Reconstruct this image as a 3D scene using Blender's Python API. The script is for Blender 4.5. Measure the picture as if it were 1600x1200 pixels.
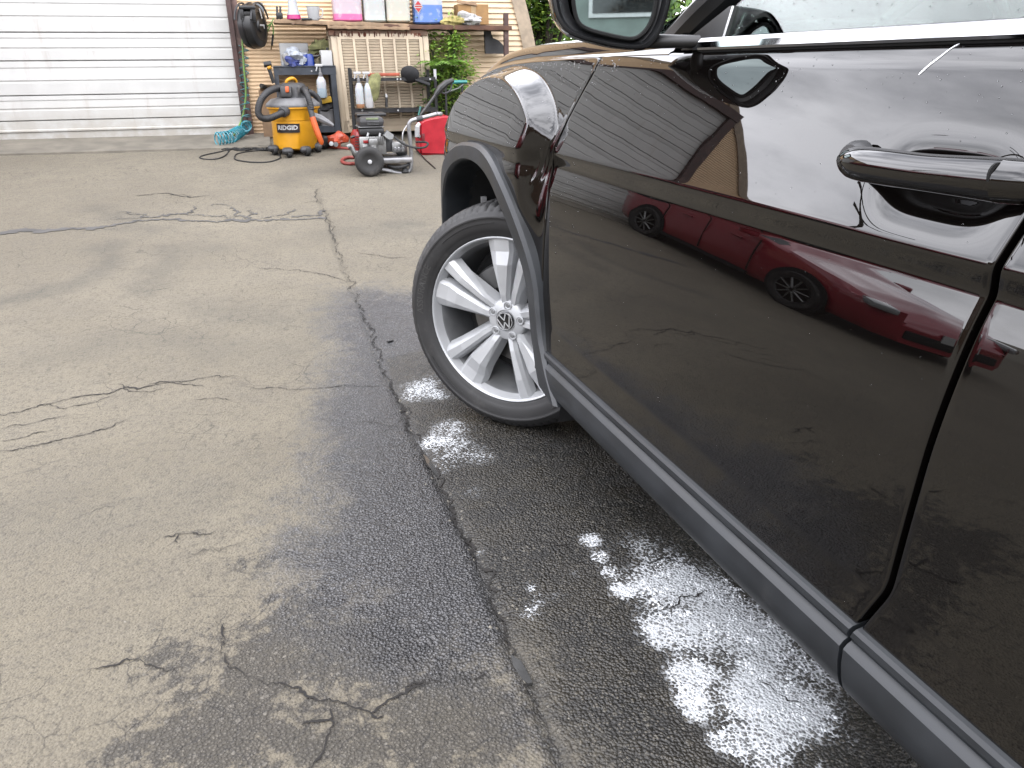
import bpy, bmesh, math, random
import numpy as np
from mathutils import Vector, Matrix

for o in list(bpy.data.objects):
    bpy.data.objects.remove(o, do_unlink=True)
SC = bpy.context.scene
COL = SC.collection
rnd = random.Random(7)

# ------------------------------------------------------------------ camera
F = 1196.0                      # focal length in photo pixels (1600 wide)
PITCH, YAW, ROLL, CAMZ = math.radians(22.6), math.radians(18.9), math.radians(-0.5), 1.175
fw = np.array([math.sin(YAW)*math.cos(PITCH), math.cos(YAW)*math.cos(PITCH), -math.sin(PITCH)])
_r0 = np.array([math.cos(YAW), -math.sin(YAW), 0.0])
_u0 = np.cross(_r0, fw)
rt = math.cos(ROLL)*_r0 + math.sin(ROLL)*_u0
up = -math.sin(ROLL)*_r0 + math.cos(ROLL)*_u0
CP = np.array([0, 0, CAMZ])
cam_d = bpy.data.cameras.new('camera')
cam_d.sensor_width = 36.0
cam_d.lens = F/1600*36.0
cam_d.clip_start = 0.02
cam_d.clip_end = 2000
cam = bpy.data.objects.new('camera', cam_d)
COL.objects.link(cam)
cam.matrix_world = Matrix(((rt[0], up[0], -fw[0], 0), (rt[1], up[1], -fw[1], 0), (rt[2], up[2], -fw[2], CAMZ), (0, 0, 0, 1)))
SC.camera = cam

# ------------------------------------------------------------------ light
SUN_EL, SUN_ROT = math.radians(52), math.radians(205)
world = bpy.data.worlds.new('World')
SC.world = world
world.use_nodes = True
wn, wl_ = world.node_tree.nodes, world.node_tree.links
wn.clear()
w_out = wn.new('ShaderNodeOutputWorld')
w_bg = wn.new('ShaderNodeBackground')
w_sky = wn.new('ShaderNodeTexSky')
w_sky.sky_type = 'NISHITA'
w_sky.sun_disc = False
w_sky.sun_elevation = SUN_EL
w_sky.sun_rotation = SUN_ROT
w_sky.air_density = 1.0
w_sky.dust_density = 2.0
w_tc = wn.new('ShaderNodeTexCoord')
w_map = wn.new('ShaderNodeMapping')
w_map.inputs['Scale'].default_value = (1.0, 1.0, 2.2)
w_noi = wn.new('ShaderNodeTexNoise')
w_noi.inputs['Scale'].default_value = 1.7
w_noi.inputs['Detail'].default_value = 7
w_noi.inputs['Roughness'].default_value = 0.55
w_ramp = wn.new('ShaderNodeValToRGB')
w_ramp.color_ramp.elements[0].position = 0.38
w_ramp.color_ramp.elements[0].color = (0.30, 0.30, 0.30, 1)
w_ramp.color_ramp.elements[1].position = 0.58
w_ramp.color_ramp.elements[1].color = (1, 1, 1, 1)
w_noi2 = wn.new('ShaderNodeTexNoise')
w_noi2.inputs['Scale'].default_value = 3.1
w_noi2.inputs['Detail'].default_value = 5
w_cl = wn.new('ShaderNodeMixRGB')
w_cl.inputs[1].default_value = (42.0, 42.4, 46.5, 1)
w_cl.inputs[2].default_value = (58.0, 58.0, 60.5, 1)
w_mix = wn.new('ShaderNodeMixRGB')
wl_.new(w_tc.outputs['Generated'], w_map.inputs['Vector'])
wl_.new(w_map.outputs['Vector'], w_noi.inputs['Vector'])
wl_.new(w_map.outputs['Vector'], w_noi2.inputs['Vector'])
wl_.new(w_noi.outputs['Fac'], w_ramp.inputs['Fac'])
wl_.new(w_noi2.outputs['Fac'], w_cl.inputs[0])
wl_.new(w_ramp.outputs['Color'], w_mix.inputs[0])
wl_.new(w_sky.outputs['Color'], w_mix.inputs[1])
wl_.new(w_cl.outputs['Color'], w_mix.inputs[2])
wl_.new(w_mix.outputs['Color'], w_bg.inputs['Color'])
w_bg.inputs['Strength'].default_value = 0.15
wl_.new(w_bg.outputs['Background'], w_out.inputs['Surface'])

sun_d = bpy.data.lights.new('sun', 'SUN')
sun_d.energy = 1.2
sun_d.angle = math.radians(25)
sun_d.color = (1.0, 0.96, 0.90)
sun = bpy.data.objects.new('sun', sun_d)
COL.objects.link(sun)
_sd = Vector((math.sin(SUN_ROT)*math.cos(SUN_EL), math.cos(SUN_ROT)*math.cos(SUN_EL), math.sin(SUN_EL)))
sun.rotation_euler = _sd.to_track_quat('Z', 'Y').to_euler()

SC.view_settings.view_transform = 'Standard'
SC.view_settings.look = 'None'
SC.view_settings.exposure = 0.0
SC.view_settings.gamma = 1.0
SC.view_settings.use_curve_mapping = False

# ------------------------------------------------------------------ measuring helpers
def ray(px, py):
    return (fw*F + rt*(px-800) - up*(py-600))/F
def on_x(px, py, x):
    d = ray(px, py); return CP + d*(x/d[0])
def g(y):
    """height of the pavement: flat by the car, a ramp towards the workshop"""
    t = np.minimum(y, 9.6)-2.9
    return 0.097*(np.sqrt(t*t+0.09)+t)/2
def ground(px, py):
    z = 0.0; d = ray(px, py)
    for _ in range(60):
        p = CP + d*((z-CAMZ)/d[2]); z = 0.5*z + 0.5*float(g(p[1]))
    return p
WA = math.radians(-2.775)
W0 = np.array([-0.212, 8.561])
WEX, WEY = np.array([math.cos(WA), math.sin(WA)]), np.array([-math.sin(WA), math.cos(WA)])
def to_wall(p):
    q = np.array([p[0], p[1]])-W0
    return np.array([q@WEX, q@WEY, p[2]])
def to_world(q):
    p = W0 + WEX*q[0] + WEY*q[1]
    return np.array([p[0], p[1], q[2]])
def wp(px, py, t):
    """a point measured on the plane t metres in front of the workshop wall, in wall coordinates (s, t, z)"""
    d = ray(px, py); n = np.array([WEY[0], WEY[1], 0])
    o = np.array([W0[0], W0[1], 0]) + n*t
    p = CP + d*(((o-CP)@n)/(d@n))
    return to_wall(p)
def wg(px, py):
    return to_wall(ground(px, py))
def gz(s, t):
    return float(g(to_world((s, t, 0))[1]))

# ------------------------------------------------------------------ mesh builder
class MB:
    def __init__(self):
        self.v = []; self.f = []
    def add(self, vs, fs):
        n = len(self.v)
        self.v.extend([tuple(map(float, p)) for p in vs])
        self.f.extend([tuple(i+n for i in q) for q in fs])
        return self
    def box(self, c, s, rot=None, taper=None):
        x, y, z = s[0]/2, s[1]/2, s[2]/2
        tx = taper if taper else 1.0
        p = [Vector((sx*x*(tx if sz > 0 else 1), sy*y*(tx if sz > 0 else 1), sz*z)) for sz in (-1, 1) for sy in (-1, 1) for sx in (-1, 1)]
        if rot is not None:
            from mathutils import Euler
            R = Euler(rot).to_matrix(); p = [R@q for q in p]
        p = [(q.x+c[0], q.y+c[1], q.z+c[2]) for q in p]
        return self.add(p, [(0, 2, 3, 1), (4, 5, 7, 6), (0, 1, 5, 4), (2, 6, 7, 3), (0, 4, 6, 2), (1, 3, 7, 5)])
    def rbox(self, c, s, r, rot=None, seg=2):
        """box with rounded edges"""
        bm = bmesh.new(); bmesh.ops.create_cube(bm, size=1.0)
        for v in bm.verts: v.co = Vector((v.co.x*s[0], v.co.y*s[1], v.co.z*s[2]))
        bmesh.ops.bevel(bm, geom=list(bm.edges), offset=min(r, min(s)*0.49), segments=seg, affect='EDGES', profile=0.5)
        from mathutils import Euler
        R = Euler(rot).to_matrix() if rot is not None else Matrix.Identity(3)
        bm.verts.index_update()
        self.add([tuple(R@v.co + Vector(c)) for v in bm.verts], [tuple(v.index for v in f.verts) for f in bm.faces])
        bm.free(); return self
    def tube(self, pts, r, n=8, closed=False, caps=True):
        pts = [Vector(p) for p in pts]; m = len(pts)
        rs = r if hasattr(r, '__len__') else [r]*m
        tang = []
        for i in range(m):
            a = pts[(i-1) % m] if (closed or i > 0) else pts[i]
            b = pts[(i+1) % m] if (closed or i < m-1) else pts[i]
            d = b-a
            tang.append(d.normalized() if d.length > 1e-9 else Vector((0, 0, 1)))
        nrm = tang[0].orthogonal().normalized()
        vs = []
        for i in range(m):
            nrm = (nrm - tang[i]*nrm.dot(tang[i]))
            nrm = nrm.normalized() if nrm.length > 1e-6 else tang[i].orthogonal().normalized()
            bn = tang[i].cross(nrm)
            for k in range(n):
                a = 2*math.pi*k/n
                vs.append(pts[i] + (nrm*math.cos(a)+bn*math.sin(a))*rs[i])
        fs = []
        for i in range(m if closed else m-1):
            j = (i+1) % m
            for k in range(n):
                l = (k+1) % n
                fs.append((i*n+k, i*n+l, j*n+l, j*n+k))
        if caps and not closed:
            fs.append(tuple(range(n-1, -1, -1))); fs.append(tuple((m-1)*n+k for k in range(n)))
        return self.add(vs, fs)
    def lathe(self, prof, c=(0, 0, 0), ax=(0, 0, 1), n=24, squash=(1, 1)):
        """prof: list of (radius, along-axis)"""
        ax = Vector(ax).normalized(); e1 = ax.orthogonal().normalized()
        if abs(ax.z) > 0.99: e1 = Vector((1, 0, 0))
        e2 = ax.cross(e1); c = Vector(c); vs = []; fs = []; m = len(prof)
        for r, h in prof:
            for k in range(n):
                a = 2*math.pi*k/n
                vs.append(c + ax*h + e1*(r*math.cos(a)*squash[0]) + e2*(r*math.sin(a)*squash[1]))
        for i in range(m-1):
            for k in range(n):
                l = (k+1) % n; fs.append((i*n+k, i*n+l, (i+1)*n+l, (i+1)*n+k))
        if prof[0][0] > 1e-6: fs.append(tuple(range(n-1, -1, -1)))
        if prof[-1][0] > 1e-6: fs.append(tuple((m-1)*n+k for k in range(n)))
        return self.add(vs, fs)
    def prism(self, poly, d0, d1, M=lambda a, b, d: (a, d, b)):
        """polygon (a, b) extruded from d0 to d1"""
        n = len(poly); vs = [M(a, b, d0) for a, b in poly] + [M(a, b, d1) for a, b in poly]
        fs = [tuple(range(n)), tuple(range(2*n-1, n-1, -1))] + [(i, (i+1) % n + 0, (i+1) % n + n, i+n) for i in range(n)]
        return self.add(vs, fs)
    def grid(self, P, wrap=False):
        P = np.asarray(P, float); a, b = P.shape[:2]; n = len(self.v)
        self.v.extend(map(tuple, P.reshape(-1, 3)))
        for i in range(a-1):
            for j in range(b if wrap else b-1):
                k = (j+1) % b
                self.f.append((n+i*b+j, n+i*b+k, n+(i+1)*b+k, n+(i+1)*b+j))
        return self
    def blob(self, c, s, seed=0, amp=0.25, n=10, m=7, freq=2.0):
        """crumpled lump"""
        r_ = random.Random(seed); ks = [(r_.uniform(-1, 1)*freq*2, r_.uniform(-1, 1)*freq*2, r_.uniform(-1, 1)*freq*2, r_.uniform(0, 6)) for _ in range(5)]
        vs = []; fs = []
        for i in range(m+1):
            th = math.pi*i/m
            for k in range(n):
                ph = 2*math.pi*k/n; d = Vector((math.sin(th)*math.cos(ph), math.sin(th)*math.sin(ph), math.cos(th)))
                q = 1 + amp*sum(math.sin(a*d.x+b*d.y+e*d.z+p) for a, b, e, p in ks)/2.2
                vs.append((c[0]+d.x*s[0]*q, c[1]+d.y*s[1]*q, c[2]+d.z*s[2]*q))
        for i in range(m):
            for k in range(n):
                l = (k+1) % n; fs.append((i*n+k, (i+1)*n+k, (i+1)*n+l, i*n+l))
        return self.add(vs, fs)

def spline(pts, n=8, closed=False):
    pts = [np.array(p, float) for p in pts]; m = len(pts); out = []
    rng = range(m if closed else m-1)
    for i in rng:
        p0 = pts[(i-1) % m] if (closed or i > 0) else 2*pts[0]-pts[1]
        p1, p2 = pts[i], pts[(i+1) % m]
        p3 = pts[(i+2) % m] if (closed or i+2 < m) else 2*pts[-1]-pts[-2]
        for k in range(n):
            t = k/n
            out.append(0.5*((2*p1)+(-p0+p2)*t+(2*p0-5*p1+4*p2-p3)*t*t+(-p0+3*p1-3*p2+p3)*t**3))
    if not closed: out.append(pts[-1])
    return out

def mesh_obj(name, v, f, mat=None, parent=None, loc=(0, 0, 0), smooth=True, sharp=35):
    me = bpy.data.meshes.new(name)
    me.from_pydata([tuple(p) for p in v], [], f)
    bm = bmesh.new(); bm.from_mesh(me)
    bmesh.ops.recalc_face_normals(bm, faces=bm.faces)
    bm.to_mesh(me); bm.free()
    if smooth:
        me.shade_smooth()
        if sharp: me.set_sharp_from_angle(angle=math.radians(sharp))
    if mat: me.materials.append(mat)
    o = bpy.data.objects.new(name, me); COL.objects.link(o)
    o.location = loc
    if parent: o.parent = parent
    return o

class Thing:
    """an Empty at the thing's base that parents its parts; verts are given in wall or world coordinates"""
    def __init__(self, name, label, cat, base, frame='wall', group=None):
        o = bpy.data.objects.new(name, None); COL.objects.link(o)
        o.empty_display_size = 0.1
        self.b = np.array(base, float); self.o = o; self.frame = frame
        if frame == 'wall':
            o.location = to_world(self.b); o.rotation_euler = (0, 0, WA)
        else:
            o.location = self.b
        o['label'] = label; o['category'] = cat
        if group: o['group'] = group
    def part(self, name, mb, mat, parent=None, smooth=True, sharp=35, label=None, stuff=False):
        v = [np.array(p)-self.b for p in mb.v]
        o = mesh_obj(name, v, mb.f, mat, parent or self.o, smooth=smooth, sharp=sharp)
        if label: o['label'] = label
        if stuff: o['kind'] = 'stuff'
        return o

def single(name, label, cat, mb, mat, base, frame='wall', group=None, smooth=True, sharp=35, kind=None):
    """a thing that is one mesh"""
    v = [np.array(p)-np.array(base, float) for p in mb.v]
    o = mesh_obj(name, v, mb.f, mat, None, smooth=smooth, sharp=sharp)
    if frame == 'wall':
        o.location = to_world(np.array(base, float)); o.rotation_euler = (0, 0, WA)
    else:
        o.location = base
    o['label'] = label
    if cat: o['category'] = cat
    if group: o['group'] = group
    if kind: o['kind'] = kind
    return o

def text_mb(s, size, M, depth=0.0, extr=0.0, bold=0.0):
    """lettering: M maps (x, y, d) of the flat text to a point"""
    cu = bpy.data.curves.new('lettering', 'FONT'); cu.body = s; cu.size = size; cu.align_x = 'CENTER'; cu.align_y = 'CENTER'
    cu.extrude = extr; cu.offset = bold; cu.resolution_u = 2
    ob = bpy.data.objects.new('lettering', cu); COL.objects.link(ob)
    bpy.context.view_layer.update()
    me = bpy.data.meshes.new_from_object(ob)
    mb = MB(); mb.add([M(v.co.x, v.co.y, v.co.z) for v in me.vertices], [tuple(p.vertices) for p in me.polygons])
    bpy.data.objects.remove(ob); bpy.data.curves.remove(cu); bpy.data.meshes.remove(me)
    return mb

# ------------------------------------------------------------------ materials
class NT:
    def __init__(self, name):
        self.m = bpy.data.materials.new(name); self.m.use_nodes = True
        self.t = self.m.node_tree; self.t.nodes.clear()
        self.out = self.t.nodes.new('ShaderNodeOutputMaterial')
        self.bs = self.t.nodes.new('ShaderNodeBsdfPrincipled')
        self.t.links.new(self.bs.outputs[0], self.out.inputs[0])
    def n(self, typ, ins=None, **props):
        nd = self.t.nodes.new(typ)
        for k, v in props.items(): setattr(nd, k, v)
        for k, v in (ins or {}).items(): self.put(nd.inputs[k], v)
        return nd
    def put(self, sock, v):
        if isinstance(v, bpy.types.NodeSocket): self.t.links.new(v, sock)
        elif isinstance(v, bpy.types.Node): self.t.links.new(v.outputs[0], sock)
        else:
            if hasattr(sock.default_value, '__len__') and not hasattr(v, '__len__'): v = (v,)*len(sock.default_value)
            if hasattr(v, '__len__') and sock.type == 'RGBA' and len(v) == 3: v = (*v, 1)
            sock.default_value = v
    def set(self, **k):
        for a, v in k.items(): self.put(self.bs.inputs[a.replace('_', ' ')], v)
        return self
    def pos(self): return self.n('ShaderNodeNewGeometry').outputs['Position']
    def objc(self): return self.n('ShaderNodeTexCoord').outputs['Object']
    def noise(self, vec, scale, detail=4, rough=0.55): return self.n('ShaderNodeTexNoise', {'Vector': vec, 'Scale': scale, 'Detail': detail, 'Roughness': rough}).outputs['Fac']
    def math(self, op, a, b=0.0, c=0.0, clamp=False):
        nd = self.n('ShaderNodeMath', operation=op, use_clamp=clamp)
        self.put(nd.inputs[0], a); self.put(nd.inputs[1], b); self.put(nd.inputs[2], c); return nd.outputs[0]
    def mix(self, fac, a, b, mode='MIX'):
        nd = self.n('ShaderNodeMixRGB', blend_type=mode)
        self.put(nd.inputs[0], fac); self.put(nd.inputs[1], a); self.put(nd.inputs[2], b); return nd.outputs[0]
    def ss(self, x, a, b, lo=0.0, hi=1.0):
        nd = self.n('ShaderNodeMapRange', interpolation_type='SMOOTHSTEP')
        for i, v in enumerate((x, a, b, lo, hi)): self.put(nd.inputs[i], v)
        return nd.outputs[0]
    def attr(self, name): return self.n('ShaderNodeAttribute', attribute_name=name).outputs['Fac']
    def bump(self, h, strength=0.3, dist=0.002, nrm=None):
        nd = self.n('ShaderNodeBump', {'Height': h, 'Strength': strength, 'Distance': dist})
        if nrm is not None: self.put(nd.inputs['Normal'], nrm)
        return nd.outputs[0]

MATS = {}
ALB = 0.39
def mat(name, col, rough=0.5, metal=0.0, var=0.18, scale=14.0, dirt=0.0, dirtcol=(0.16, 0.13, 0.10), bump=0.0, bscale=60.0, coat=0.0, spec=0.5, trans=0.0, ior=1.45, sss=0.0, raw=False):
    """plain procedural material: colour with blotches, optional dirt and relief"""
    if name in MATS: return MATS[name]
    t = NT(name); c = t.objc()
    if not raw: col = tuple(x*ALB for x in col)
    n1 = t.noise(c, scale, 5)
    dk = tuple(x*(1-var) for x in col); lt = tuple(min(1, x*(1+var)) for x in col)
    base = t.mix(t.ss(n1, 0.3, 0.7), dk, lt)
    rg = t.ss(n1, 0.2, 0.8, max(0.02, rough-0.08), min(1, rough+0.08))
    if dirt > 0:
        n2 = t.noise(c, scale*0.45, 8, 0.7)
        k = t.ss(n2, 0.62-0.35*dirt, 0.78-0.2*dirt)
        base = t.mix(t.math('MULTIPLY', k, min(0.85, 0.35+dirt*0.5)), base, dirtcol)
        rg = t.math('MAXIMUM', rg, t.math('MULTIPLY', k, 0.75))
    t.set(Base_Color=base, Roughness=rg, Metallic=metal, IOR=ior)
    t.bs.inputs['Specular IOR Level'].default_value = spec
    if coat: t.set(Coat_Weight=coat, Coat_Roughness=0.06)
    if trans: t.set(Transmission_Weight=trans)
    if sss:
        t.set(Subsurface_Weight=sss, Subsurface_Scale=0.01)
    if bump: t.set(Normal=t.bump(t.noise(c, bscale, 5), bump, 0.002))
    MATS[name] = t.m
    return t.m
# ------------------------------------------------------------------ pavement
def lattice(shape, seed):
    return np.random.RandomState(seed).rand(*shape)
def vnoise(x, y, scale, seed, octaves=4, rough=0.5):
    out = 0.0; amp = 1.0; tot = 0.0
    for k in range(octaves):
        L = lattice((256, 256), seed+k); u = x*scale*2**k+37.1*k; v = y*scale*2**k+11.7*k
        i, j = np.floor(u).astype(int), np.floor(v).astype(int); fu, fv = u-i, v-j
        fu, fv = fu*fu*(3-2*fu), fv*fv*(3-2*fv)
        a = L[i % 256, j % 256]; b = L[(i+1) % 256, j % 256]; c = L[i % 256, (j+1) % 256]; d = L[(i+1) % 256, (j+1) % 256]
        out = out + amp*((a*(1-fu)+b*fu)*(1-fv)+(c*(1-fu)+d*fu)*fv); tot += amp; amp *= rough
    return out/tot
def sstep(x, a, b):
    t = np.clip((x-a)/(b-a), 0, 1); return t*t*(3-2*t)
def seg_dist(X, Y, poly):
    D = np.full(X.shape, 1e9)
    for (x0, y0), (x1, y1) in zip(poly[:-1], poly[1:]):
        dx, dy = x1-x0, y1-y0; L = dx*dx+dy*dy+1e-12
        t = np.clip(((X-x0)*dx+(Y-y0)*dy)/L, 0, 1)
        D = np.minimum(D, np.hypot(X-x0-t*dx, Y-y0-t*dy))
    return D
def inside(X, Y, poly):
    c = np.zeros(X.shape, bool); n = len(poly)
    for i in range(n):
        x0, y0 = poly[i]; x1, y1 = poly[(i+1) % n]
        m = (y0 > Y) != (y1 > Y)
        c ^= m & (X < (x1-x0)*(Y-y0)/((y1-y0) if y1 != y0 else 1e-9)+x0)
    return c
def gl(*pp):
    return [tuple(ground(a, b)[:2]) for a, b in pp]

MAINCRACK = gl((498, 292), (500, 318), (512, 335), (524, 385), (532, 408), (546, 436), (554, 458), (562, 478), (580, 522), (588, 545), (601, 578), (612, 600), (626, 627), (634, 652), (652, 690), (666, 714), (684, 742), (690, 760), (708, 800), (716, 822), (738, 855), (748, 880), (764, 915), (774, 945), (790, 985), (800, 1018), (826, 1052), (838, 1090), (846, 1112), (858, 1150), (876, 1188), (895, 1240))
CRACKS = [
    (gl((-60, 662), (0, 648), (30, 645), (60, 634), (120, 621), (150, 617), (200, 604), (214, 609), (240, 602), (262, 598), (300, 594), (330, 588), (350, 588), (385, 590)), 0.0042),
    (gl((372, 602), (396, 608), (420, 605), (450, 609), (480, 607), (516, 605), (540, 602), (580, 604), (600, 602), (616, 607)), 0.0032),
    (gl((-60, 712), (0, 706), (35, 702), (70, 694), (120, 682), (150, 674), (180, 664), (205, 652)), 0.0034),
    (gl((0, 672), (40, 664), (75, 655), (110, 650)), 0.0018),
    (gl((385, 415), (420, 420), (450, 423), (490, 428), (520, 434), (545, 444)), 0.004),
    (gl((400, 1062), (432, 1070), (452, 1074), (478, 1088), (500, 1096), (520, 1098), (540, 1100), (562, 1108), (580, 1116), (596, 1104), (620, 1090), (645, 1076), (662, 1072), (690, 1068), (716, 1058)), 0.0036),
    (gl((478, 1210), (498, 1186), (508, 1165), (516, 1140), (520, 1122), (523, 1100)), 0.0032),
    (gl((340, 960), (348, 990), (344, 1020), (360, 1045), (400, 1062)), 0.0016),
    (gl((1060, 1010), (1090, 1020), (1120, 1012), (1150, 1030)), 0.002),
    (gl((560, 660), (590, 662), (625, 668)), 0.002),
    (gl((300, 870), (320, 860), (345, 862), (380, 850)), 0.0016),
    (gl((830, 850), (850, 846), (880, 850), (905, 868), (930, 870)), 0.0022),
    (gl((1010, 960), (1050, 948), (1075, 930), (1110, 920)), 0.003),
    (gl((210, 306), (260, 302), (300, 308), (330, 305)), 0.007),
    (gl((560, 395), (600, 402), (640, 404)), 0.0035),
]
TAR = [  # dark sealed joint with its branches
    (gl((-200, 372), (-60, 368), (0, 365), (60, 363), (120, 358), (180, 352), (215, 345), (240, 344), (300, 346), (345, 347), (380, 346), (440, 343), (480, 342), (509, 340)), 0.026),
    (gl((180, 340), (215, 341), (250, 338), (290, 334), (330, 338), (370, 341)), 0.014),
    (gl((292, 336), (300, 330), (310, 322)), 0.013),
    (gl((362, 322), (368, 334), (380, 348)), 0.012),
    (gl((378, 346), (390, 336), (397, 328)), 0.011),
    (gl((400, 340), (430, 338), (450, 335), (458, 327)), 0.012),
    (gl((455, 340), (480, 338), (500, 337), (508, 326)), 0.02),
    (gl((330, 322), (350, 320), (362, 321)), 0.010),
    (gl((225, 342), (210, 335), (180, 333)), 0.011),
]
WET = gl((556, 452), (640, 458), (700, 470), (900, 560), (1500, 1000))+[(2.6, .6), (2.6, -3.5), (.15, -3.5), (.25, .2)]+gl((900, 1300), (880, 1195), (855, 1130), (832, 1085), (800, 1052), (745, 1040), (690, 1050), (640, 1068), (590, 1040), (556, 1000), (520, 960), (486, 930), (452, 890), (440, 850), (452, 800), (478, 760), (468, 712), (478, 660), (492, 610), (506, 570), (510, 530), (528, 492))
SOIL = gl((600, 560), (626, 627), (666, 714), (708, 800), (764, 915), (800, 1018), (846, 1112), (895, 1240))+[(.30, .2), (.2, -3.5), (2.6, -3.5), (2.6, .6)]+gl((1400, 900), (900, 560), (700, 540))
FOAM = [((660, 600), 26, 1.0), ((648, 618), 18, .8), ((680, 618), 20, .7), ((672, 690), 18, .9), ((700, 665), 30, .75), ((712, 700), 36, .75), ((690, 725), 20, .6), ((750, 715), 22, .5), ((735, 770), 26, .35),
        ((745, 862), 9, .6), ((825, 915), 13, .9), ((824, 955), 17, 1.0), ((838, 935), 14, .5), ((868, 930), 14, .45), ((918, 843), 15, 1.25), ((934, 872), 14, 1.0), ((950, 893), 12, 1.1), ((968, 922), 15, 1.35), ((900, 895), 16, .45), ((910, 930), 20, .3),
        ((1000, 850), 40, .42), ((1040, 885), 50, .55), ((1000, 905), 28, .5), ((1030, 930), 45, .5), ((1075, 905), 46, .55), ((1110, 930), 42, .85), ((1150, 950), 40, 1.0), ((1060, 985), 42, .85), ((1020, 985), 24, .9), ((1110, 985), 42, .95), ((1170, 990), 36, 1.2), ((1200, 1000), 40, 1.1),
        ((1090, 1050), 25, 1.15), ((1080, 1085), 20, 1.25), ((1095, 1110), 20, 1.2), ((1060, 1050), 18, .8), ((1185, 1045), 32, 1.25), ((1170, 1085), 32, 1.2), ((1215, 1085), 34, 1.1), ((1250, 1100), 34, 1.05), ((1240, 1130), 36, 1.0), ((1290, 1120), 34, .7), ((1170, 1130), 34, 1.0), ((1150, 1165), 20, 1.2), ((1200, 1160), 28, .95), ((1120, 1160), 14, .9), ((1260, 1040), 26, .55), ((1190, 1195), 22, .8), ((1270, 1190), 14, .6), ((1310, 1060), 30, .5), ((1330, 1160), 28, .35)]
xs = np.concatenate([-2.0-0.012*np.cumsum(1.16**np.arange(58))[::-1], np.arange(-2.0, 1.5, 0.011), 1.5+0.012*np.cumsum(1.16**np.arange(58))])
ys = np.concatenate([0.45-0.012*np.cumsum(1.17**np.arange(54))[::-1], np.arange(0.45, 4.2, 0.011), np.arange(4.2, 9.2, 0.03), 9.2+0.03*np.cumsum(1.17**np.arange(50))])
X, Y = np.meshgrid(xs, ys)
near = (X > -3.5) & (X < 3.2) & (Y > -4.0) & (Y < 9.5)
xn, yn = X[near], Y[near]
wob = vnoise(xn, yn, 3.0, 3, 5, 0.6)-0.5
wob2 = vnoise(xn, yn, 11.0, 13, 4, 0.6)-0.5
def sdf(poly):
    d = seg_dist(xn, yn, poly+[poly[0]]); return np.where(inside(xn, yn, poly), d, -d)
def full(v, fill=0.0):
    A = np.full(X.shape, fill); A[near] = v; return A
sw = sdf(WET)
wet = sstep(sw + wob*0.34 + wob2*0.12, -0.20, 0.22)
soil = sstep(sdf(SOIL) + wob2*0.02, -0.008, 0.012)
foam = np.zeros_like(xn)
for (cx, cy), rpx, amp in FOAM:
    p = ground(cx, cy); q = ground(cx+rpx, cy); r = np.hypot(*(q-p)[:2])*1.25
    foam += amp*np.exp(-(((xn-p[0]+wob*0.05)**2+(yn-p[1]+wob2*0.05)**2)/(r*r)))
foam = np.clip(foam*.60*(.55+.9*vnoise(xn, yn, 9.0, 77, 4, .6)), 0, 1.3)
dmain = seg_dist(xn+wob2*0.02, yn+wob*0.02, MAINCRACK)
dall = np.minimum.reduce([seg_dist(xn, yn, p) for p, _ in CRACKS])
fadec = 1-0.75*sstep(yn, 2.2, 4.2)
crk = np.maximum(0.8*fadec*np.exp(-(dmain/0.016)**2), 0.35*fadec*np.exp(-(dall/0.010)**2))
STAIN = [(gl((170, 385), (172, 405), (155, 428), (115, 445), (60, 456), (0, 472), (-60, 480)), .10, .55), (gl((255, 388), (262, 408), (250, 432), (235, 455)), .10, .45), (gl((262, 395), (300, 385), (345, 388)), .10, .35), (gl((240, 360), (200, 355), (150, 325)), .12, .4), (gl((600, 352), (660, 350)), .10, .6), (gl((520, 365), (600, 360), (680, 365)), .14, .35), (gl((330, 480), (420, 500), (500, 500), (540, 470)), .16, .35), (gl((240, 520), (330, 540), (460, 545)), .16, .3), (gl((60, 560), (150, 540), (230, 520)), .15, .25), (gl((0, 820), (150, 800), (330, 780)), .2, .25), (gl((440, 285), (470, 270), (560, 262), (660, 268)), .15, .4)]
stain = np.zeros_like(xn)
for p_, w_, a_ in STAIN:
    stain = np.maximum(stain, a_*np.exp(-(seg_dist(xn+wob*.25, yn+wob2*.12, p_)/w_)**2))
DIRT = [((330, 1150), 90, .8), ((350, 1130), 160, .35), ((420, 1000), 60, .55), ((660, 1120), 170, .5), ((740, 1130), 90, .75), ((700, 1090), 50, .6), ((480, 1160), 60, .3), ((400, 880), 45, .5), ((310, 930), 30, .4), ((250, 1020), 60, .35), ((300, 840), 25, .35), ((540, 1000), 80, .7), ((470, 940), 60, .55), ((180, 1180), 60, .35), ((280, 1020), 80, .3), ((600, 1020), 60, .7), ((560, 1180), 60, .35), ((420, 1050), 60, .45)]
dirt = np.zeros_like(xn)
for (cx, cy), rpx, amp in DIRT:
    p = ground(cx, cy); q = ground(cx+rpx, cy); r = np.hypot(*(q-p)[:2])
    dirt += amp*np.exp(-(((xn-p[0])**2+(yn-p[1])**2)/(r*r)))
dirt = np.clip(dirt, 0, 1)
Z = g(Y) + full(0.012*(vnoise(xn, yn, 1.5, 31, 3)-0.5) + 0.0035*wob2 - 0.012*np.exp(-(dmain/0.016)**2) - 0.004*soil*np.exp(-dmain/0.15))
ny_, nx_ = X.shape
co = np.stack([X, Y, Z], -1).reshape(-1, 3)
ii = (np.arange(ny_-1)[:, None]*nx_ + np.arange(nx_-1)[None, :])
quads = np.stack([ii, ii+1, ii+nx_+1, ii+nx_], -1).reshape(-1, 4)
me = bpy.data.meshes.new('pavement')
me.vertices.add(len(co)); me.vertices.foreach_set('co', co.ravel())
me.loops.add(quads.size); me.loops.foreach_set('vertex_index', quads.ravel().astype(np.int32))
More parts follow.
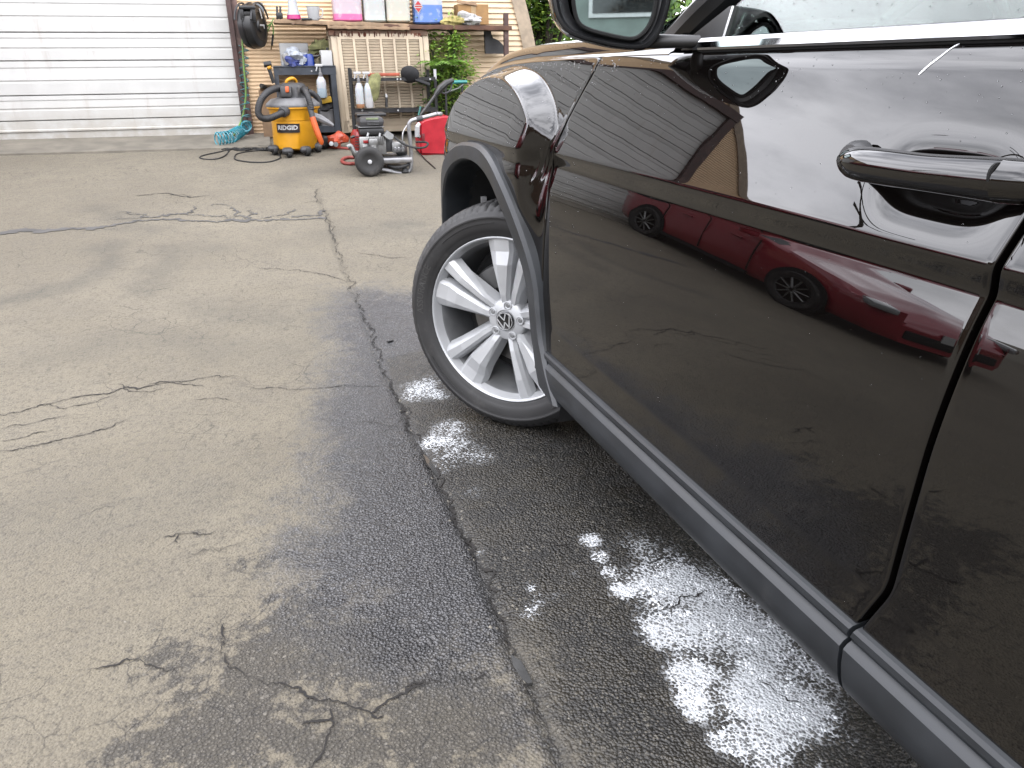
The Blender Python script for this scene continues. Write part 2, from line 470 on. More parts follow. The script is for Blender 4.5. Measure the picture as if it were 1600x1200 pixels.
me.polygons.add(len(quads)); me.polygons.foreach_set('loop_start', np.arange(0, quads.size, 4, dtype=np.int32))
me.update(calc_edges=True)
me.shade_smooth()
for nm, arr in (('wet', full(wet)), ('soil', full(soil)), ('foam', full(foam)), ('crk', full(crk)), ('dirt', full(dirt)), ('stain', full(stain))):
    a = me.attributes.new(nm, 'FLOAT', 'POINT'); a.data.foreach_set('value', arr.ravel().astype(np.float32))
def pavement_mat():
    t = NT('worn_asphalt'); P = t.pos()
    big = t.noise(P, 0.9, 6, 0.6); mid = t.noise(P, 5.5, 8, 0.65); fine = t.noise(P, 300, 3, 0.6); gr = t.noise(P, 75, 5, 0.65); n14 = t.noise(P, 14, 7, .65); n34 = t.noise(P, 34, 7, .7)
    wob_ = t.n('ShaderNodeTexNoise', {'Vector': P, 'Scale': 60.0, 'Detail': 2.0}).outputs['Color']
    Pw = t.mix(0.004, P, wob_, 'ADD')
    vo = t.n('ShaderNodeTexVoronoi', {'Vector': Pw, 'Scale': 150.0, 'Randomness': 1.0})
    sp = t.n('ShaderNodeSeparateColor', {0: vo.outputs['Color']}); vcol, vcol2 = sp.outputs[0], sp.outputs[1]
    h = vo.outputs['Distance']
    vb = t.n('ShaderNodeTexVoronoi', {'Vector': Pw, 'Scale': 66.0, 'Randomness': 1.0}); sb = t.n('ShaderNodeSeparateColor', {0: vb.outputs['Color']}); bcol, bcol2 = sb.outputs[0], sb.outputs[1]
    bigstone = t.math('MULTIPLY', t.ss(bcol2, .80, .84), t.ss(vb.outputs['Distance'], .40, .30))     # some larger chips
    Pc = t.mix(0.09, P, t.n('ShaderNodeTexNoise', {'Vector': P, 'Scale': 9.0, 'Detail': 6.0}).outputs['Color'], 'ADD')
    craze = t.n('ShaderNodeTexVoronoi', {'Vector': Pc, 'Scale': 7.0}, feature='DISTANCE_TO_EDGE').outputs['Distance']
    wet_, soil_, foam_, crk_, dirt_, stain_ = [t.attr(k) for k in ('wet', 'soil', 'foam', 'crk', 'dirt', 'stain')]
    core = t.ss(h, .46, .28)                               # 1 on the crown of a stone, 0 between stones
    # dry, dusty asphalt
    dry = t.mix(t.ss(big, 0.35, 0.68), (0.0794, 0.0679, 0.0475), (0.1117, 0.0972, 0.0699))
    dry = t.mix(t.ss(mid, 0.34, 0.72, 0.0, 0.55), dry, (0.0695, 0.0611, 0.0470))
    dry = t.mix(t.ss(fine, 0.3, 0.75, 0.0, 0.40), dry, (0.1410, 0.1229, 0.0922))
    dry = t.mix(t.ss(gr, 0.53, 0.64, 0.0, 0.68), dry, (0.0441, 0.0380, 0.0285))
    dry = t.mix(t.math('MULTIPLY', t.ss(vcol, .72, .95), t.math('MULTIPLY', core, .40)), dry, (0.1550, 0.1356, 0.1039))
    dry = t.mix(t.math('MULTIPLY', t.ss(vcol2, .80, .97), .35), dry, (0.0423, 0.0370, 0.0285))
    dry = t.mix(t.math('MULTIPLY', t.ss(t.noise(P, 26, 6, .7), .52, .68), .55), dry, (0.0563, 0.0493, 0.0382))
    dry = t.mix(t.math('MULTIPLY', stain_, t.ss(n14, .25, .65, .45, 1.0)), dry, (0.0376, 0.0349, 0.0285))
    cz = t.math('MULTIPLY', t.ss(craze, .016, .004), t.ss(t.math('ADD', t.noise(P, 2.6, 4, .6), t.math('MULTIPLY', dirt_, .35)), .50, .60))
    dry = t.mix(t.math('MULTIPLY', cz, .62), dry, (0.0207, 0.0181, 0.0143))
    # bare aggregate where the dust is worn off
    dm = t.ss(t.math('ADD', dirt_, t.math('ADD', t.math('MULTIPLY', t.math('SUBTRACT', n34, 0.5), 2.0), t.math('MULTIPLY', t.math('SUBTRACT', n14, 0.5), 1.6))), 0.30, 0.70)
    dm = t.math('MULTIPLY', dm, t.ss(dirt_, 0.02, 0.3))
    agg = t.mix(core, (0.0135, 0.0126, 0.0117), t.mix(vcol, (0.0270, 0.0252, 0.0234), (0.0792, 0.0729, 0.0639)))
    agg = t.mix(t.math('MULTIPLY', bigstone, .8), agg, t.mix(bcol, (0.0450, 0.0423, 0.0378), (0.1350, 0.1242, 0.1080)))
    dry = t.mix(t.math('MULTIPLY', dm, .68), dry, agg)
    # wet: blue grey asphalt left of the joint, dark brown right of it
    wc = t.mix(core, (0.0090, 0.0090, 0.0097), t.mix(vcol, (0.0320, 0.0320, 0.0335), (0.1020, 0.1020, 0.1060)))
    wc = t.mix(t.math('MULTIPLY', bigstone, .45), wc, t.mix(bcol, (0.0270, 0.0270, 0.0279), (0.1170, 0.1152, 0.1116)))
    wc = t.mix(t.ss(mid, 0.35, 0.75, 0.0, 0.35), wc, (0.0162, 0.0162, 0.0175))
    sc = t.mix(core, (0.0034, 0.0029, 0.0020), t.mix(t.ss(vcol, .35, .95), (0.0075, 0.0064, 0.0046), (0.0640, 0.0570, 0.0450)))
    sc = t.mix(t.math('MULTIPLY', bigstone, .6), sc, t.mix(bcol, (0.0180, 0.0162, 0.0126), (0.0945, 0.0864, 0.0702)))
    sc = t.mix(t.ss(mid, .40, .70, 0, .6), sc, (0.0180, 0.0149, 0.0095))
    sc = t.mix(t.math('MULTIPLY', t.ss(n14, .48, .66), t.ss(wet_, .95, .55, 0, .5)), sc, (0.0495, 0.0450, 0.0378))
    wc = t.mix(soil_, wc, sc)
    wetf = t.ss(t.math('ADD', wet_, t.math('ADD', t.math('MULTIPLY', t.math('SUBTRACT', gr, 0.5), 0.8), t.math('MULTIPLY', t.math('SUBTRACT', n14, 0.5), 0.9))), 0.04, 1.0)
    wetf = t.math('MULTIPLY', wetf, t.ss(wet_, 0.0, 0.25))
    c = t.mix(wetf, dry, wc)
    c = t.mix(t.math('MULTIPLY', crk_, t.ss(t.noise(P, 40, 5, 0.7), 0.38, 0.62, 0.1, 0.85)), c, (0.0144, 0.0135, 0.0117))
    # dried soap: a white film that starts as lace between the stones and closes over all but the highest
    fn = t.math('ADD', foam_, t.math('MULTIPLY', t.math('SUBTRACT', t.noise(P, 21, 8, 0.72), 0.5), 1.5))
    fn = t.math('ADD', fn, t.math('MULTIPLY', t.math('SUBTRACT', t.noise(P, 7, 4, 0.6), 0.5), 0.8))
    tall = t.math('ADD', t.math('MULTIPLY', t.math('SUBTRACT', h, 0.36), 1.5), t.math('MULTIPLY', t.math('SUBTRACT', vcol2, 0.5), 0.7))
    tall = t.math('ADD', tall, t.math('MULTIPLY', t.math('SUBTRACT', gr, 0.5), 1.2))
    film = t.ss(t.math('ADD', fn, tall), 0.62, 0.98)
    film = t.math('MULTIPLY', film, t.ss(foam_, 0.08, 0.55, 0.0, 1.0))
    veil = t.math('MULTIPLY', t.ss(fn, .15, 1.0), t.ss(foam_, .1, .8, 0, .34))
    film = t.math('MAXIMUM', film, veil)
    c = t.mix(film, c, (0.3465, 0.3600, 0.3735))
    rough = t.math('SUBTRACT', 0.93, t.math('MULTIPLY', wetf, t.ss(mid, 0.3, 0.7, 0.46, 0.62)))
    rough = t.math('ADD', rough, t.math('ADD', t.math('MULTIPLY', film, 0.3), t.math('MULTIPLY', t.math('MULTIPLY', soil_, wetf), t.ss(n14, .4, .65, .02, .20))), clamp=True)
    hgt = t.math('ADD', t.math('MULTIPLY', h, -2.3), t.math('MULTIPLY', fine, 0.6))
    hgt = t.math('ADD', hgt, t.math('ADD', t.math('MULTIPLY', bigstone, .7), t.math('MULTIPLY', gr, -0.7)))
    rel = t.math('ADD', 0.52, t.math('ADD', t.math('MULTIPLY', wetf, 0.06), t.math('MULTIPLY', dm, 0.3)))
    b1 = t.bump(hgt, rel, 0.0042)
    b2 = t.bump(n34, 0.35, 0.012, b1)
    t.set(Base_Color=c, Roughness=rough, Normal=b2)
    t.bs.inputs['Specular IOR Level'].default_value = 0.5
    return t.m
me.materials.append(pavement_mat())
pav = bpy.data.objects.new('pavement', me); COL.objects.link(pav); pav['kind'] = 'structure'
pav['label'] = 'worn tan asphalt yard with cracks, wet patch and soap film'

# cracks: jagged dark ribbons laid on top, painting the shade of open fissures, each a piece of the pavement
M_crack = mat('crack_shadow', (0.020, 0.017, 0.015), 0.95, var=0.4, scale=40)
M_puddle = mat('puddle_water', (0.085, 0.085, 0.083), 0.05, var=0.1, scale=20)
def jag(poly, step, amp, seed):
    r_ = random.Random(seed); pts = list(poly)
    for st, am in ((.05, amp*2.2), (.02, amp*1.3), (.008, amp*.75)):
        out = []
        for (x0, y0), (x1, y1) in zip(pts[:-1], pts[1:]):
            L = math.hypot(x1-x0, y1-y0)+1e-9; n = max(1, int(L/st+.5))
            for k in range(n):
                t = k/n; a = r_.gauss(0, am) if k else 0
                out.append((x0+(x1-x0)*t-(y1-y0)/L*a, y0+(y1-y0)*t+(x1-x0)/L*a))
        out.append(pts[-1]); pts = out
    return pts
def ground_ribbon(poly, w, seed, step=0.016, amp=0.004, lift=0.0025, taper=True, wf=None):
    r_ = random.Random(seed+99); p = jag(poly, step, amp, seed); n = len(p); mb = MB(); vs = []; ww = w
    for i, (x, y) in enumerate(p):
        a, b = p[max(0, i-1)], p[min(n-1, i+1)]; L = math.hypot(b[0]-a[0], b[1]-a[1])+1e-9
        nx, ny = -(b[1]-a[1])/L, (b[0]-a[0])/L
        ww = 0.72*ww + 0.28*w*(r_.random()**2.2*3.0+0.02)
        k = min(1, 6*min(i, n-1-i)/n+0.05) if taper else 1
        if wf: k *= wf(x, y)
        for sgn in (-1, 1):
            q = ww*k*(0.35+0.65*r_.random())
            X_, Y_ = x+sgn*nx*q, y+sgn*ny*q
            vs.append((X_, Y_, zat(X_, Y_)+lift))
    mb.add(vs, [(2*i, 2*i+1, 2*i+3, 2*i+2) for i in range(n-1)]); return mb
def zat(x, y):
    i = min(max(np.searchsorted(ys, y)-1, 0), ny_-2); j = min(max(np.searchsorted(xs, x)-1, 0), nx_-2)
    fy, fx = (y-ys[i])/(ys[i+1]-ys[i]), (x-xs[j])/(xs[j+1]-xs[j])
    return float((Z[i, j]*(1-fx)+Z[i, j+1]*fx)*(1-fy)+(Z[i+1, j]*(1-fx)+Z[i+1, j+1]*fx)*fy)
o = mesh_obj('crack', *(lambda m: (m.v, m.f))(ground_ribbon(MAINCRACK, 0.0060, 5, 0.014, 0.0055, 0.004, wf=lambda x, y: float(np.interp(y, [1.0, 2.2, 3.0, 4.2, 6], [1.1, .9, .65, .42, .3])))), M_crack, pav, smooth=False)
for k, (p, w) in enumerate(CRACKS):
    mbk = ground_ribbon(p, w*.88, 20+k, 0.013, 0.0040)
    mesh_obj('crack', mbk.v, mbk.f, M_crack, pav, smooth=False)
M_tar = mat('crack_sealer', (0.105, 0.100, 0.094), 0.75, var=.3, scale=8)
for k, (p, w) in enumerate(TAR):
    mbk = ground_ribbon(p, w*(.62 if k else .85), 60+k, .05, .010, .0035, taper=k > 0, wf=(lambda x, y: float(np.interp(x, [-1.6, -1.1, -.7], [2.4, 1.6, .8]))) if k == 0 else None)
    mesh_obj('sealed_joint', mbk.v, mbk.f, M_tar, pav, smooth=False)
TWIGS = [((498, 292), (492, 300), (497, 312), (486, 318)), ((505, 335), (515, 352), (518, 362), (526, 380)), ((255, 306), (285, 303), (300, 308)), ((470, 318), (490, 314), (512, 313)), ((180, 600), (200, 612), (240, 612), (262, 604)), ((225, 604), (250, 596), (300, 600), (320, 605)), ((0, 690), (30, 686), (60, 676), (90, 672)), ((60, 634), (100, 640), (140, 630), (175, 618)), ((300, 625), (340, 622), (360, 626)), ((630, 1088), (640, 1072), (665, 1060)), ((580, 1116), (590, 1125), (600, 1120)), ((520, 1122), (500, 1128), (470, 1135)), ((255, 842), (280, 836), (310, 838), (345, 830)), ((280, 836), (278, 850)), ((140, 1045), (180, 1040), (215, 1030), (250, 1045), (290, 1048)), ((350, 975), (352, 1000), (346, 1012)), ((716, 1058), (740, 1062), (760, 1052)), ((1180, 1060), (1210, 1080), (1230, 1095), (1260, 1100)), ((1010, 880), (1040, 872), (1080, 880), (1110, 905)), ((700, 800), (690, 812), (694, 830)), ((626, 627), (640, 640), (636, 655))]
for k, p in enumerate(TWIGS):
    mbk = ground_ribbon(gl(*p), .0026, 120+k, .012, .0035)
    mesh_obj('crack', mbk.v, mbk.f, M_crack, pav, smooth=False)
for k, pp in enumerate(([(660, 706), (668, 712), (682, 732), (686, 742), (680, 738), (668, 724)], [(798, 1018), (806, 1024), (814, 1028), (822, 1042), (832, 1062), (826, 1064), (812, 1056), (803, 1042)])):
    pts = [ground(*q) for q in pp]; zz = min(zat(q[0], q[1]) for q in pts)+0.005
    mbk = MB(); mbk.prism([(q[0], q[1]) for q in pts], zz-0.01, zz+0.003, M=lambda a, b, d: (a, b, d))
    mesh_obj('puddle', mbk.v, mbk.f, M_puddle, pav, smooth=False)
# loose grit and stone chips
r_ = random.Random(4); mb = MB()
def chip(x, y, s):
    z = zat(x, y); a = r_.uniform(0, 6.3); n = 5
    ring = [(x+s*math.cos(a+k*6.283/n)*r_.uniform(.7, 1.1), y+s*math.sin(a+k*6.283/n)*r_.uniform(.5, 1), z-0.001) for k in range(n)]
    top = (x+r_.uniform(-.3, .3)*s, y+r_.uniform(-.3, .3)*s, z+s*r_.uniform(.5, .9))
    mb.add(ring+[top], [(k, (k+1) % n, n) for k in range(n)])
for _ in range(330):
    x, y = r_.uniform(-1.5, .8), 0.7+abs(r_.gauss(0, 1.9)); chip(x, y, r_.choice((.0016, .002, .0025, .003, .0045)))
for i in range(160):
    k = r_.randrange(len(MAINCRACK)-1); t = r_.random(); a, b = MAINCRACK[k], MAINCRACK[k+1]
    chip(a[0]+(b[0]-a[0])*t+r_.gauss(0, .02), a[1]+(b[1]-a[1])*t+r_.gauss(0, .02), r_.choice((.002, .003, .004, .006)))
p = ground(625, 622); chip(p[0], p[1], .013)
M_chip = mat('stone_chips', (0.26, 0.24, 0.20), 0.85, var=0.6, scale=60)
o = mesh_obj('loose_grit', mb.v, mb.f, M_chip, None, smooth=False); o['kind'] = 'stuff'; o['label'] = 'loose grit and stone chips scattered over the asphalt'
p = ground(610, 535)
mb = MB().rbox((p[0], p[1], zat(p[0], p[1])+0.004), (0.03, 0.012, 0.008), 0.003, rot=(0, 0, .3))
single('plastic_scrap', 'tiny black plastic scrap lying on the wet asphalt by the crack', 'scrap', mb, mat('scrap_black', (0.01, 0.01, 0.01), 0.5), (p[0], p[1], zat(p[0], p[1])), 'world')

# suds: froth that still stands on the soap film
FO = full(foam); r_ = random.Random(12); mb = MB()
def fo(x, y):
    i, j = np.searchsorted(ys, y)-1, np.searchsorted(xs, x)-1; return FO[i, j]
n_ = 0
rs_ = np.random.RandomState(12); px_s, py_s = rs_.uniform(.25, 1.05, 90000), rs_.uniform(.62, 2.75, 90000)
f_s = FO[np.searchsorted(ys, py_s)-1, np.searchsorted(xs, px_s)-1]; c_s = vnoise(px_s, py_s, 40.0, 91, 3)
keep = np.nonzero((f_s > .42) & (rs_.rand(90000) < (f_s-.36)*.55) & (c_s > .5))[0]
for q_ in keep:
    x, y, c_ = float(px_s[q_]), float(py_s[q_]), float(c_s[q_])
    s_ = r_.uniform(.0010, .0030)*(.6+1.2*(c_-.5)*4); z_ = zat(x, y)-.0004; k0 = r_.uniform(0, 1.2)
    vs = [(x+s_*math.cos(k0+k*1.2566), y+s_*math.sin(k0+k*1.2566), z_) for k in range(5)]+[(x+s_*.7*math.cos(k0+k*1.2566+.6), y+s_*.7*math.sin(k0+k*1.2566+.6), z_+s_*.55) for k in range(5)]+[(x, y, z_+s_*.8)]
    mb.add(vs, [(k, (k+1) % 5, 5+k) for k in range(5)]+[((k+1) % 5, 5+(k+1) % 5, 5+k) for k in range(5)]+[(5+k, 5+(k+1) % 5, 10) for k in range(5)]); n_ += 1
    if n_ > 7000: break
o = mesh_obj('soap_suds', mb.v, mb.f, mat('white_froth', (.46, .475, .49), .5, var=.05, raw=True), None, sharp=0); o['kind'] = 'stuff'; o['label'] = 'white soap froth standing on the wet asphalt by the car sill'
# ------------------------------------------------------------------ workshop building (arched metal hall with a white door)
def lap_mat(name, c1, c2, stain):
    t = NT(name); P = t.objc()
    n = t.noise(P, 3.0, 6, 0.6); st = t.noise(t.n('ShaderNodeMapping', {'Vector': P, 'Scale': (5.0, 5.0, 0.7)}).outputs[0], 2.2, 6, 0.65)
    c = t.mix(t.ss(n, 0.3, 0.7), c1, c2)
    c = t.mix(t.ss(st, 0.55, 0.78, 0, 0.55), c, stain)
    z = t.n('ShaderNodeSeparateXYZ', {0: P}).outputs[2]
    low = t.math('MULTIPLY', t.ss(z, 0.50, 0.0), t.ss(t.noise(P, 7.0, 6, .65), 0.22, 0.62))     # splashed dirt near the ground
    c = t.mix(t.math('MULTIPLY', low, 0.85), c, stain)
    t.set(Base_Color=c, Roughness=t.ss(n, 0.2, 0.8, 0.45, 0.7), Normal=t.bump(t.noise(P, 2.2, 3), 0.25, 0.02))
    return t.m
M_corr = lap_mat('tan_corrugated_sheet', (0.4692, 0.3295, 0.1947), (0.5390, 0.3893, 0.2396), (0.3295, 0.2196, 0.1248))
M_lap = lap_mat('cream_lap_siding', (0.4238, 0.3156, 0.1984), (0.4688, 0.3561, 0.2344), (0.3246, 0.2344, 0.1443))
M_door = lap_mat('white_door_paint', (0.305, 0.305, 0.292), (0.345, 0.345, 0.332), (0.225, 0.208, 0.175))
M_brown = mat('brown_steel_frame', (0.105, 0.052, 0.044), 0.55, var=0.25, scale=9, dirt=0.25, dirtcol=(0.26, 0.17, 0.14))
M_brown2 = mat('brown_flashing', (0.15, 0.080, 0.066), 0.5, var=0.25, scale=9, dirt=0.3, dirtcol=(0.30, 0.2, 0.17))
M_trim = mat('cream_trim', (0.58, 0.46, 0.33), 0.6, dirt=0.2)
M_conc = mat('apron_concrete', (0.25, 0.225, 0.18), 0.9, var=0.2, scale=6, dirt=0.3, dirtcol=(0.17, 0.15, 0.12), bump=0.4, bscale=50)
M_rubber = mat('black_rubber', (0.014, 0.014, 0.014), 0.7, var=0.3)
M_roof = mat('galvanised_roof', (0.35, 0.35, 0.35), 0.5, 0.6, dirt=0.3)

BZ = 0.50                        # foot of the wall
AR = 4.25
_e = wp(819, 28, 0.0)
AS0 = _e[0]-math.sqrt(AR*AR-(_e[2]-BZ)**2)
def arch_s(z, sgn): return AS0 + sgn*math.sqrt(max(AR*AR-(z-BZ)**2, 0.0))
DOOR_R, DOOR_L, HEAD = wp(371, 150, -0.05)[0], -3.36, 3.72
bld = Thing('workshop_building', 'tan arched metal workshop with wide white sectional door', 'building', (AS0, 0, BZ))
def sheet(z0, z1, sl, sr, per, amp, lap=False, cols=2):
    zs = []
    z = z0
    while z < z1:
        if lap: zs += [(z, -amp), (z+per*0.90, 0.0), (z+per*0.999, 0.004)]
        else: zs += [(z+per*k/6, -amp*0.5*(1+math.cos(2*math.pi*k/6))) for k in range(6)]
        z += per
    rows = []
    for zz, t in zs:
        a, b = sl(zz), sr(zz)
        rows.append([(a+(b-a)*k/(cols-1), t, zz) for k in range(cols)])
    return MB().grid(rows)
S_AC = wp(672, 100, 0)[0]-0.1
bld.part('wall_sheet', sheet(BZ-0.12, HEAD+.0, lambda z: DOOR_R+0.05, lambda z: S_AC, 0.0355, 0.0085, cols=12), M_corr, sharp=50)
bld.part('wall_siding', sheet(BZ-0.12, HEAD+.0, lambda z: S_AC+0.002, lambda z: arch_s(z, 1), 0.052, 0.013, lap=True, cols=3), M_lap, sharp=30)
bld.part('wall_sheet', sheet(BZ-0.12, HEAD+.0, lambda z: arch_s(z, -1), lambda z: DOOR_L-0.05, 0.0355, 0.0085), M_corr, sharp=50)
bld.part('wall_sheet', sheet(HEAD+.003, BZ+AR-0.05, lambda z: arch_s(z, -1), lambda z: arch_s(z, 1), 0.0355, 0.0085), M_corr, sharp=50)
# verge trim along the arch
mb = MB(); ring = []
for k in range(61):
    a = math.pi*k/60; c_, s_ = math.cos(a), math.sin(a)
    ring.append([(AS0+(AR-0.09)*c_, -0.03, BZ-0.1*(k in (0, 60))+(AR-0.09)*s_), (AS0+(AR+0.05)*c_, -0.03, BZ-0.1*(k in (0, 60))+(AR+0.05)*s_), (AS0+(AR+0.05)*c_, 0.3, BZ+(AR+0.05)*s_)])
bld.part('verge_trim', mb.grid(ring), M_trim)
mb = MB(); rows = []
for k in range(91):
    a = math.pi*k/90; q = AR+0.02+(0.03 if k % 2 else 0)
    rows.append([(AS0+q*math.cos(a), t, BZ+q*math.sin(a)) for t in (0.02, 4.5, 9.0)])
bld.part('barrel_roof', mb.grid(rows), M_roof)
# door opening: jambs, header
mb = MB().box(((wp(352, 0, -.09)[0]+wp(358.5, 0, -.09)[0])/2, -0.045, (BZ+HEAD)/2), (0.055, 0.09, HEAD-BZ+.1))
mb = MB(); jl, jr = wp(364.5, 90, -.09)[0], wp(372, 90, -.09)[0]
mb.box(((jl+jr)/2, -0.045, (BZ+HEAD)/2-0.03), (jr-jl, 0.09, HEAD-BZ+.16))
jamb = bld.part('door_jamb', mb, M_brown)
mb = MB(); jr2 = wp(381, 90, -.05)[0]
mb.box(((jr+.003+jr2)/2, -0.03, (BZ+HEAD)/2-0.03), (jr2-jr, 0.05, HEAD-BZ+.16))
for k in range(60): mb.box((jr+.005+rnd.uniform(-.004, .004), -0.0585, BZ+.02+k*.053), (rnd.uniform(.004, .012), 0.004, rnd.uniform(.03, .06)))
bld.part('jamb_flashing', mb, M_brown2)
mb = MB().box((DOOR_L-0.06, -0.045, (BZ+HEAD)/2-.03), (0.16, 0.09, HEAD-BZ+.16)); bld.part('door_jamb', mb, M_brown)
mb = MB().box(((DOOR_L+DOOR_R)/2, -0.05, HEAD+0.07), (DOOR_R-DOOR_L+.3, 0.11, 0.16)); bld.part('door_header', mb, M_brown)
# sectional door: each ribbed section a panel
door = bld.part('garage_door', MB().box(((DOOR_L+jl)/2, 0.055, (BZ+HEAD)/2), (jl-DOOR_L, 0.02, HEAD-BZ)), M_door)
zl = [wp(366, y_, -.02)[2] for y_ in (211.5, 181, 144, 93, 51)]
while zl[-1] < HEAD-0.2: zl.append(zl[-1]+(0.30 if len(zl) % 2 else 0.36))
mids = {0: 0.50, 1: 0.44, 2: 0.40, 3: 0.42}
def door_panel(z0, z1, mid, lowest):
    h = z1-z0; e = 0.006; m = z0+h*mid
    pr = [(0.045, z0), (-0.012, z0+0.001), (-0.020, z0+e), (-0.020, m-0.012), (-0.016, m-0.004), (-0.016, m+0.004), (-0.0215, m+0.012), (-0.0165, z1-h*.22), (-0.021, z1-h*.19), (-0.020, z1-e*1.2), (-0.011, z1-0.0045), (0.045, z1-0.0045)]
    if lowest: pr = [(0.045, z0), (-0.022, z0), (-0.022, m-0.016), (-0.034, m-0.006), (-0.034, m+0.006), (-0.018, m+0.014), (-0.018, z1-e), (-0.011, z1-0.0045), (0.045, z1-0.0045)]
    return MB().prism([(t, z) for t, z in pr], DOOR_L+.01, jl-.004, M=lambda a, b, d: (d, a, b))
for k in range(len(zl)-1):
    bld.part('door_panel', door_panel(zl[k], zl[k+1], mids.get(k, .42), k == 0), M_door, parent=door, sharp=25)
bld.part('bottom_seal', MB().box(((DOOR_L+jl)/2, -0.0, zl[0]-0.018), (jl-DOOR_L-.02, 0.03, 0.036)), M_rubber, parent=door)
# grey junction plate behind the reel, wall pipe at the foot
single('wall_box', 'blue grey junction box on the tan wall behind the black hose reel', 'junction box', MB().rbox((wp(404, 19, -.03)+wp(404, 19, -.03))/2, (wp(413, 19, -.03)[0]-wp(396, 19, -.03)[0], .05, .16), .008), mat('box_grey_blue', (.20, .235, .27), .5), wp(404, 19, -.03))
pts = [wp(388, 213, -.1), wp(400, 214, -.12), wp(418, 218, -.16), wp(436, 225, -.2)]
single('drain_pipe', 'rusty brown pipe lying at the wall foot beside the yellow vacuum', 'pipe', MB().tube(spline(pts, 4), .016, 8), mat('rust_pipe', (.16, .075, .06), .75, dirt=.3), pts[0])

# concrete apron in front of the door
tA0, tA1 = wg(0, 243.5)[1], wg(345, 234)[1]
mb = MB(); rows = []
for i in range(21):
    s = DOOR_L-.3+(0.55-DOOR_L+.3)*i/20; tf = tA0+(tA1-tA0)*(s-wg(0, 243)[0])/(wg(345, 234)[0]-wg(0, 243)[0])+rnd.uniform(-.006, .006)
    rows.append([(s, 0.12, gz(s, .12)+.016), (s, tf*.5, gz(s, tf*.5)+.016), (s, tf, gz(s, tf)+.016), (s, tf-.004, gz(s, tf)-.02)])
single('concrete_apron', 'pale concrete apron strip along the foot of the white door', None, mb.grid(rows), M_conc, (0, 0, BZ), kind='structure')
# ------------------------------------------------------------------ things along the wall
M_blk = mat('black_plastic', (0.016, 0.016, 0.017), 0.42, var=0.3, dirt=0.18, dirtcol=(.10, .09, .075))
M_dgrey = mat('charcoal_plastic', (0.055, 0.055, 0.058), 0.55, var=0.25, dirt=0.25, dirtcol=(.16, .14, .12))
M_grey = mat('grey_plastic', (0.22, 0.22, 0.225), 0.5, var=0.2, dirt=0.3)
M_yel = mat('yellow_plastic', (0.98, 0.46, 0.010), 0.42, var=0.10, scale=7, dirt=0.10, dirtcol=(.40, .17, .03))
M_org = mat('orange_plastic', (0.80, 0.145, 0.02), 0.42, var=0.12, dirt=.1)
M_white = mat('white_plastic', (0.70, 0.71, 0.72), 0.45, var=0.08, dirt=.12)
M_paper = mat('white_paper', (0.74, 0.74, 0.73), 0.9, var=0.05)
M_red = mat('red_plastic', (0.62, 0.012, 0.03), 0.38, var=0.15, dirt=.12)
M_redm = mat('red_enamel', (0.42, 0.012, 0.012), 0.35, var=0.2, coat=.4, dirt=.15)
M_rhose = mat('red_hose_rubber', (0.38, 0.055, 0.04), 0.6, var=0.2, dirt=.2)
M_steel = mat('bare_tube_steel', (0.52, 0.52, 0.53), 0.36, 0.75, var=0.12, dirt=.18)
M_alu = mat('cast_aluminium', (0.46, 0.46, 0.45), 0.42, 0.8, var=0.25, dirt=.35, dirtcol=(.08, .07, .06))
M_navy = mat('slate_blue_powder_coat', (0.040, 0.050, 0.066), 0.45, var=0.2, dirt=.15)
M_rack = mat('black_powder_coat', (0.012, 0.012, 0.013), 0.4, var=0.3, dirt=.2)
M_wood = mat('weathered_plank', (0.50, 0.345, 0.215), 0.85, var=0.3, scale=7, dirt=.45, dirtcol=(.10, .055, .035), bump=.5, bscale=30)
M_cool = mat('cooler_enamel', (0.90, 0.745, 0.545), 0.55, var=0.10, scale=5, dirt=.16, dirtcol=(.27, .19, .12))
M_rust = mat('rusted_enamel', (0.26, 0.18, 0.125), 0.8, var=0.35, scale=16, dirt=.6, dirtcol=(.15, .055, .03))
M_dark = mat('dark_void', (0.045, 0.038, 0.030), 0.9)
M_card = mat('cardboard', (0.52, 0.30, 0.12), 0.85, var=0.12, dirt=.1)
M_card2 = mat('brown_cardboard', (0.33, 0.21, 0.12), 0.85, var=0.15, dirt=.1)
M_blue = mat('blue_plastic', (0.012, 0.055, 0.36), 0.35, var=0.15)
M_green = mat('green_hose_rubber', (0.20, 0.38, 0.08), 0.5, var=0.15)
M_cyan = mat('blue_coil_hose', (0.035, 0.36, 0.46), 0.28, var=0.15, coat=.3)
M_cloth = mat('olive_rag', (0.30, 0.30, 0.13), 0.95, var=0.35, scale=25)
M_black_cloth = mat('black_cloth', (0.013, 0.013, 0.015), 0.95, var=0.35, scale=30, bump=.5)
M_tyre = mat('tyre_rubber', (0.030, 0.029, 0.028), 0.75, var=0.25, dirt=.3, dirtcol=(.11, .10, .085))
M_teal = mat('teal_metal', (0.03, 0.32, 0.30), 0.5)

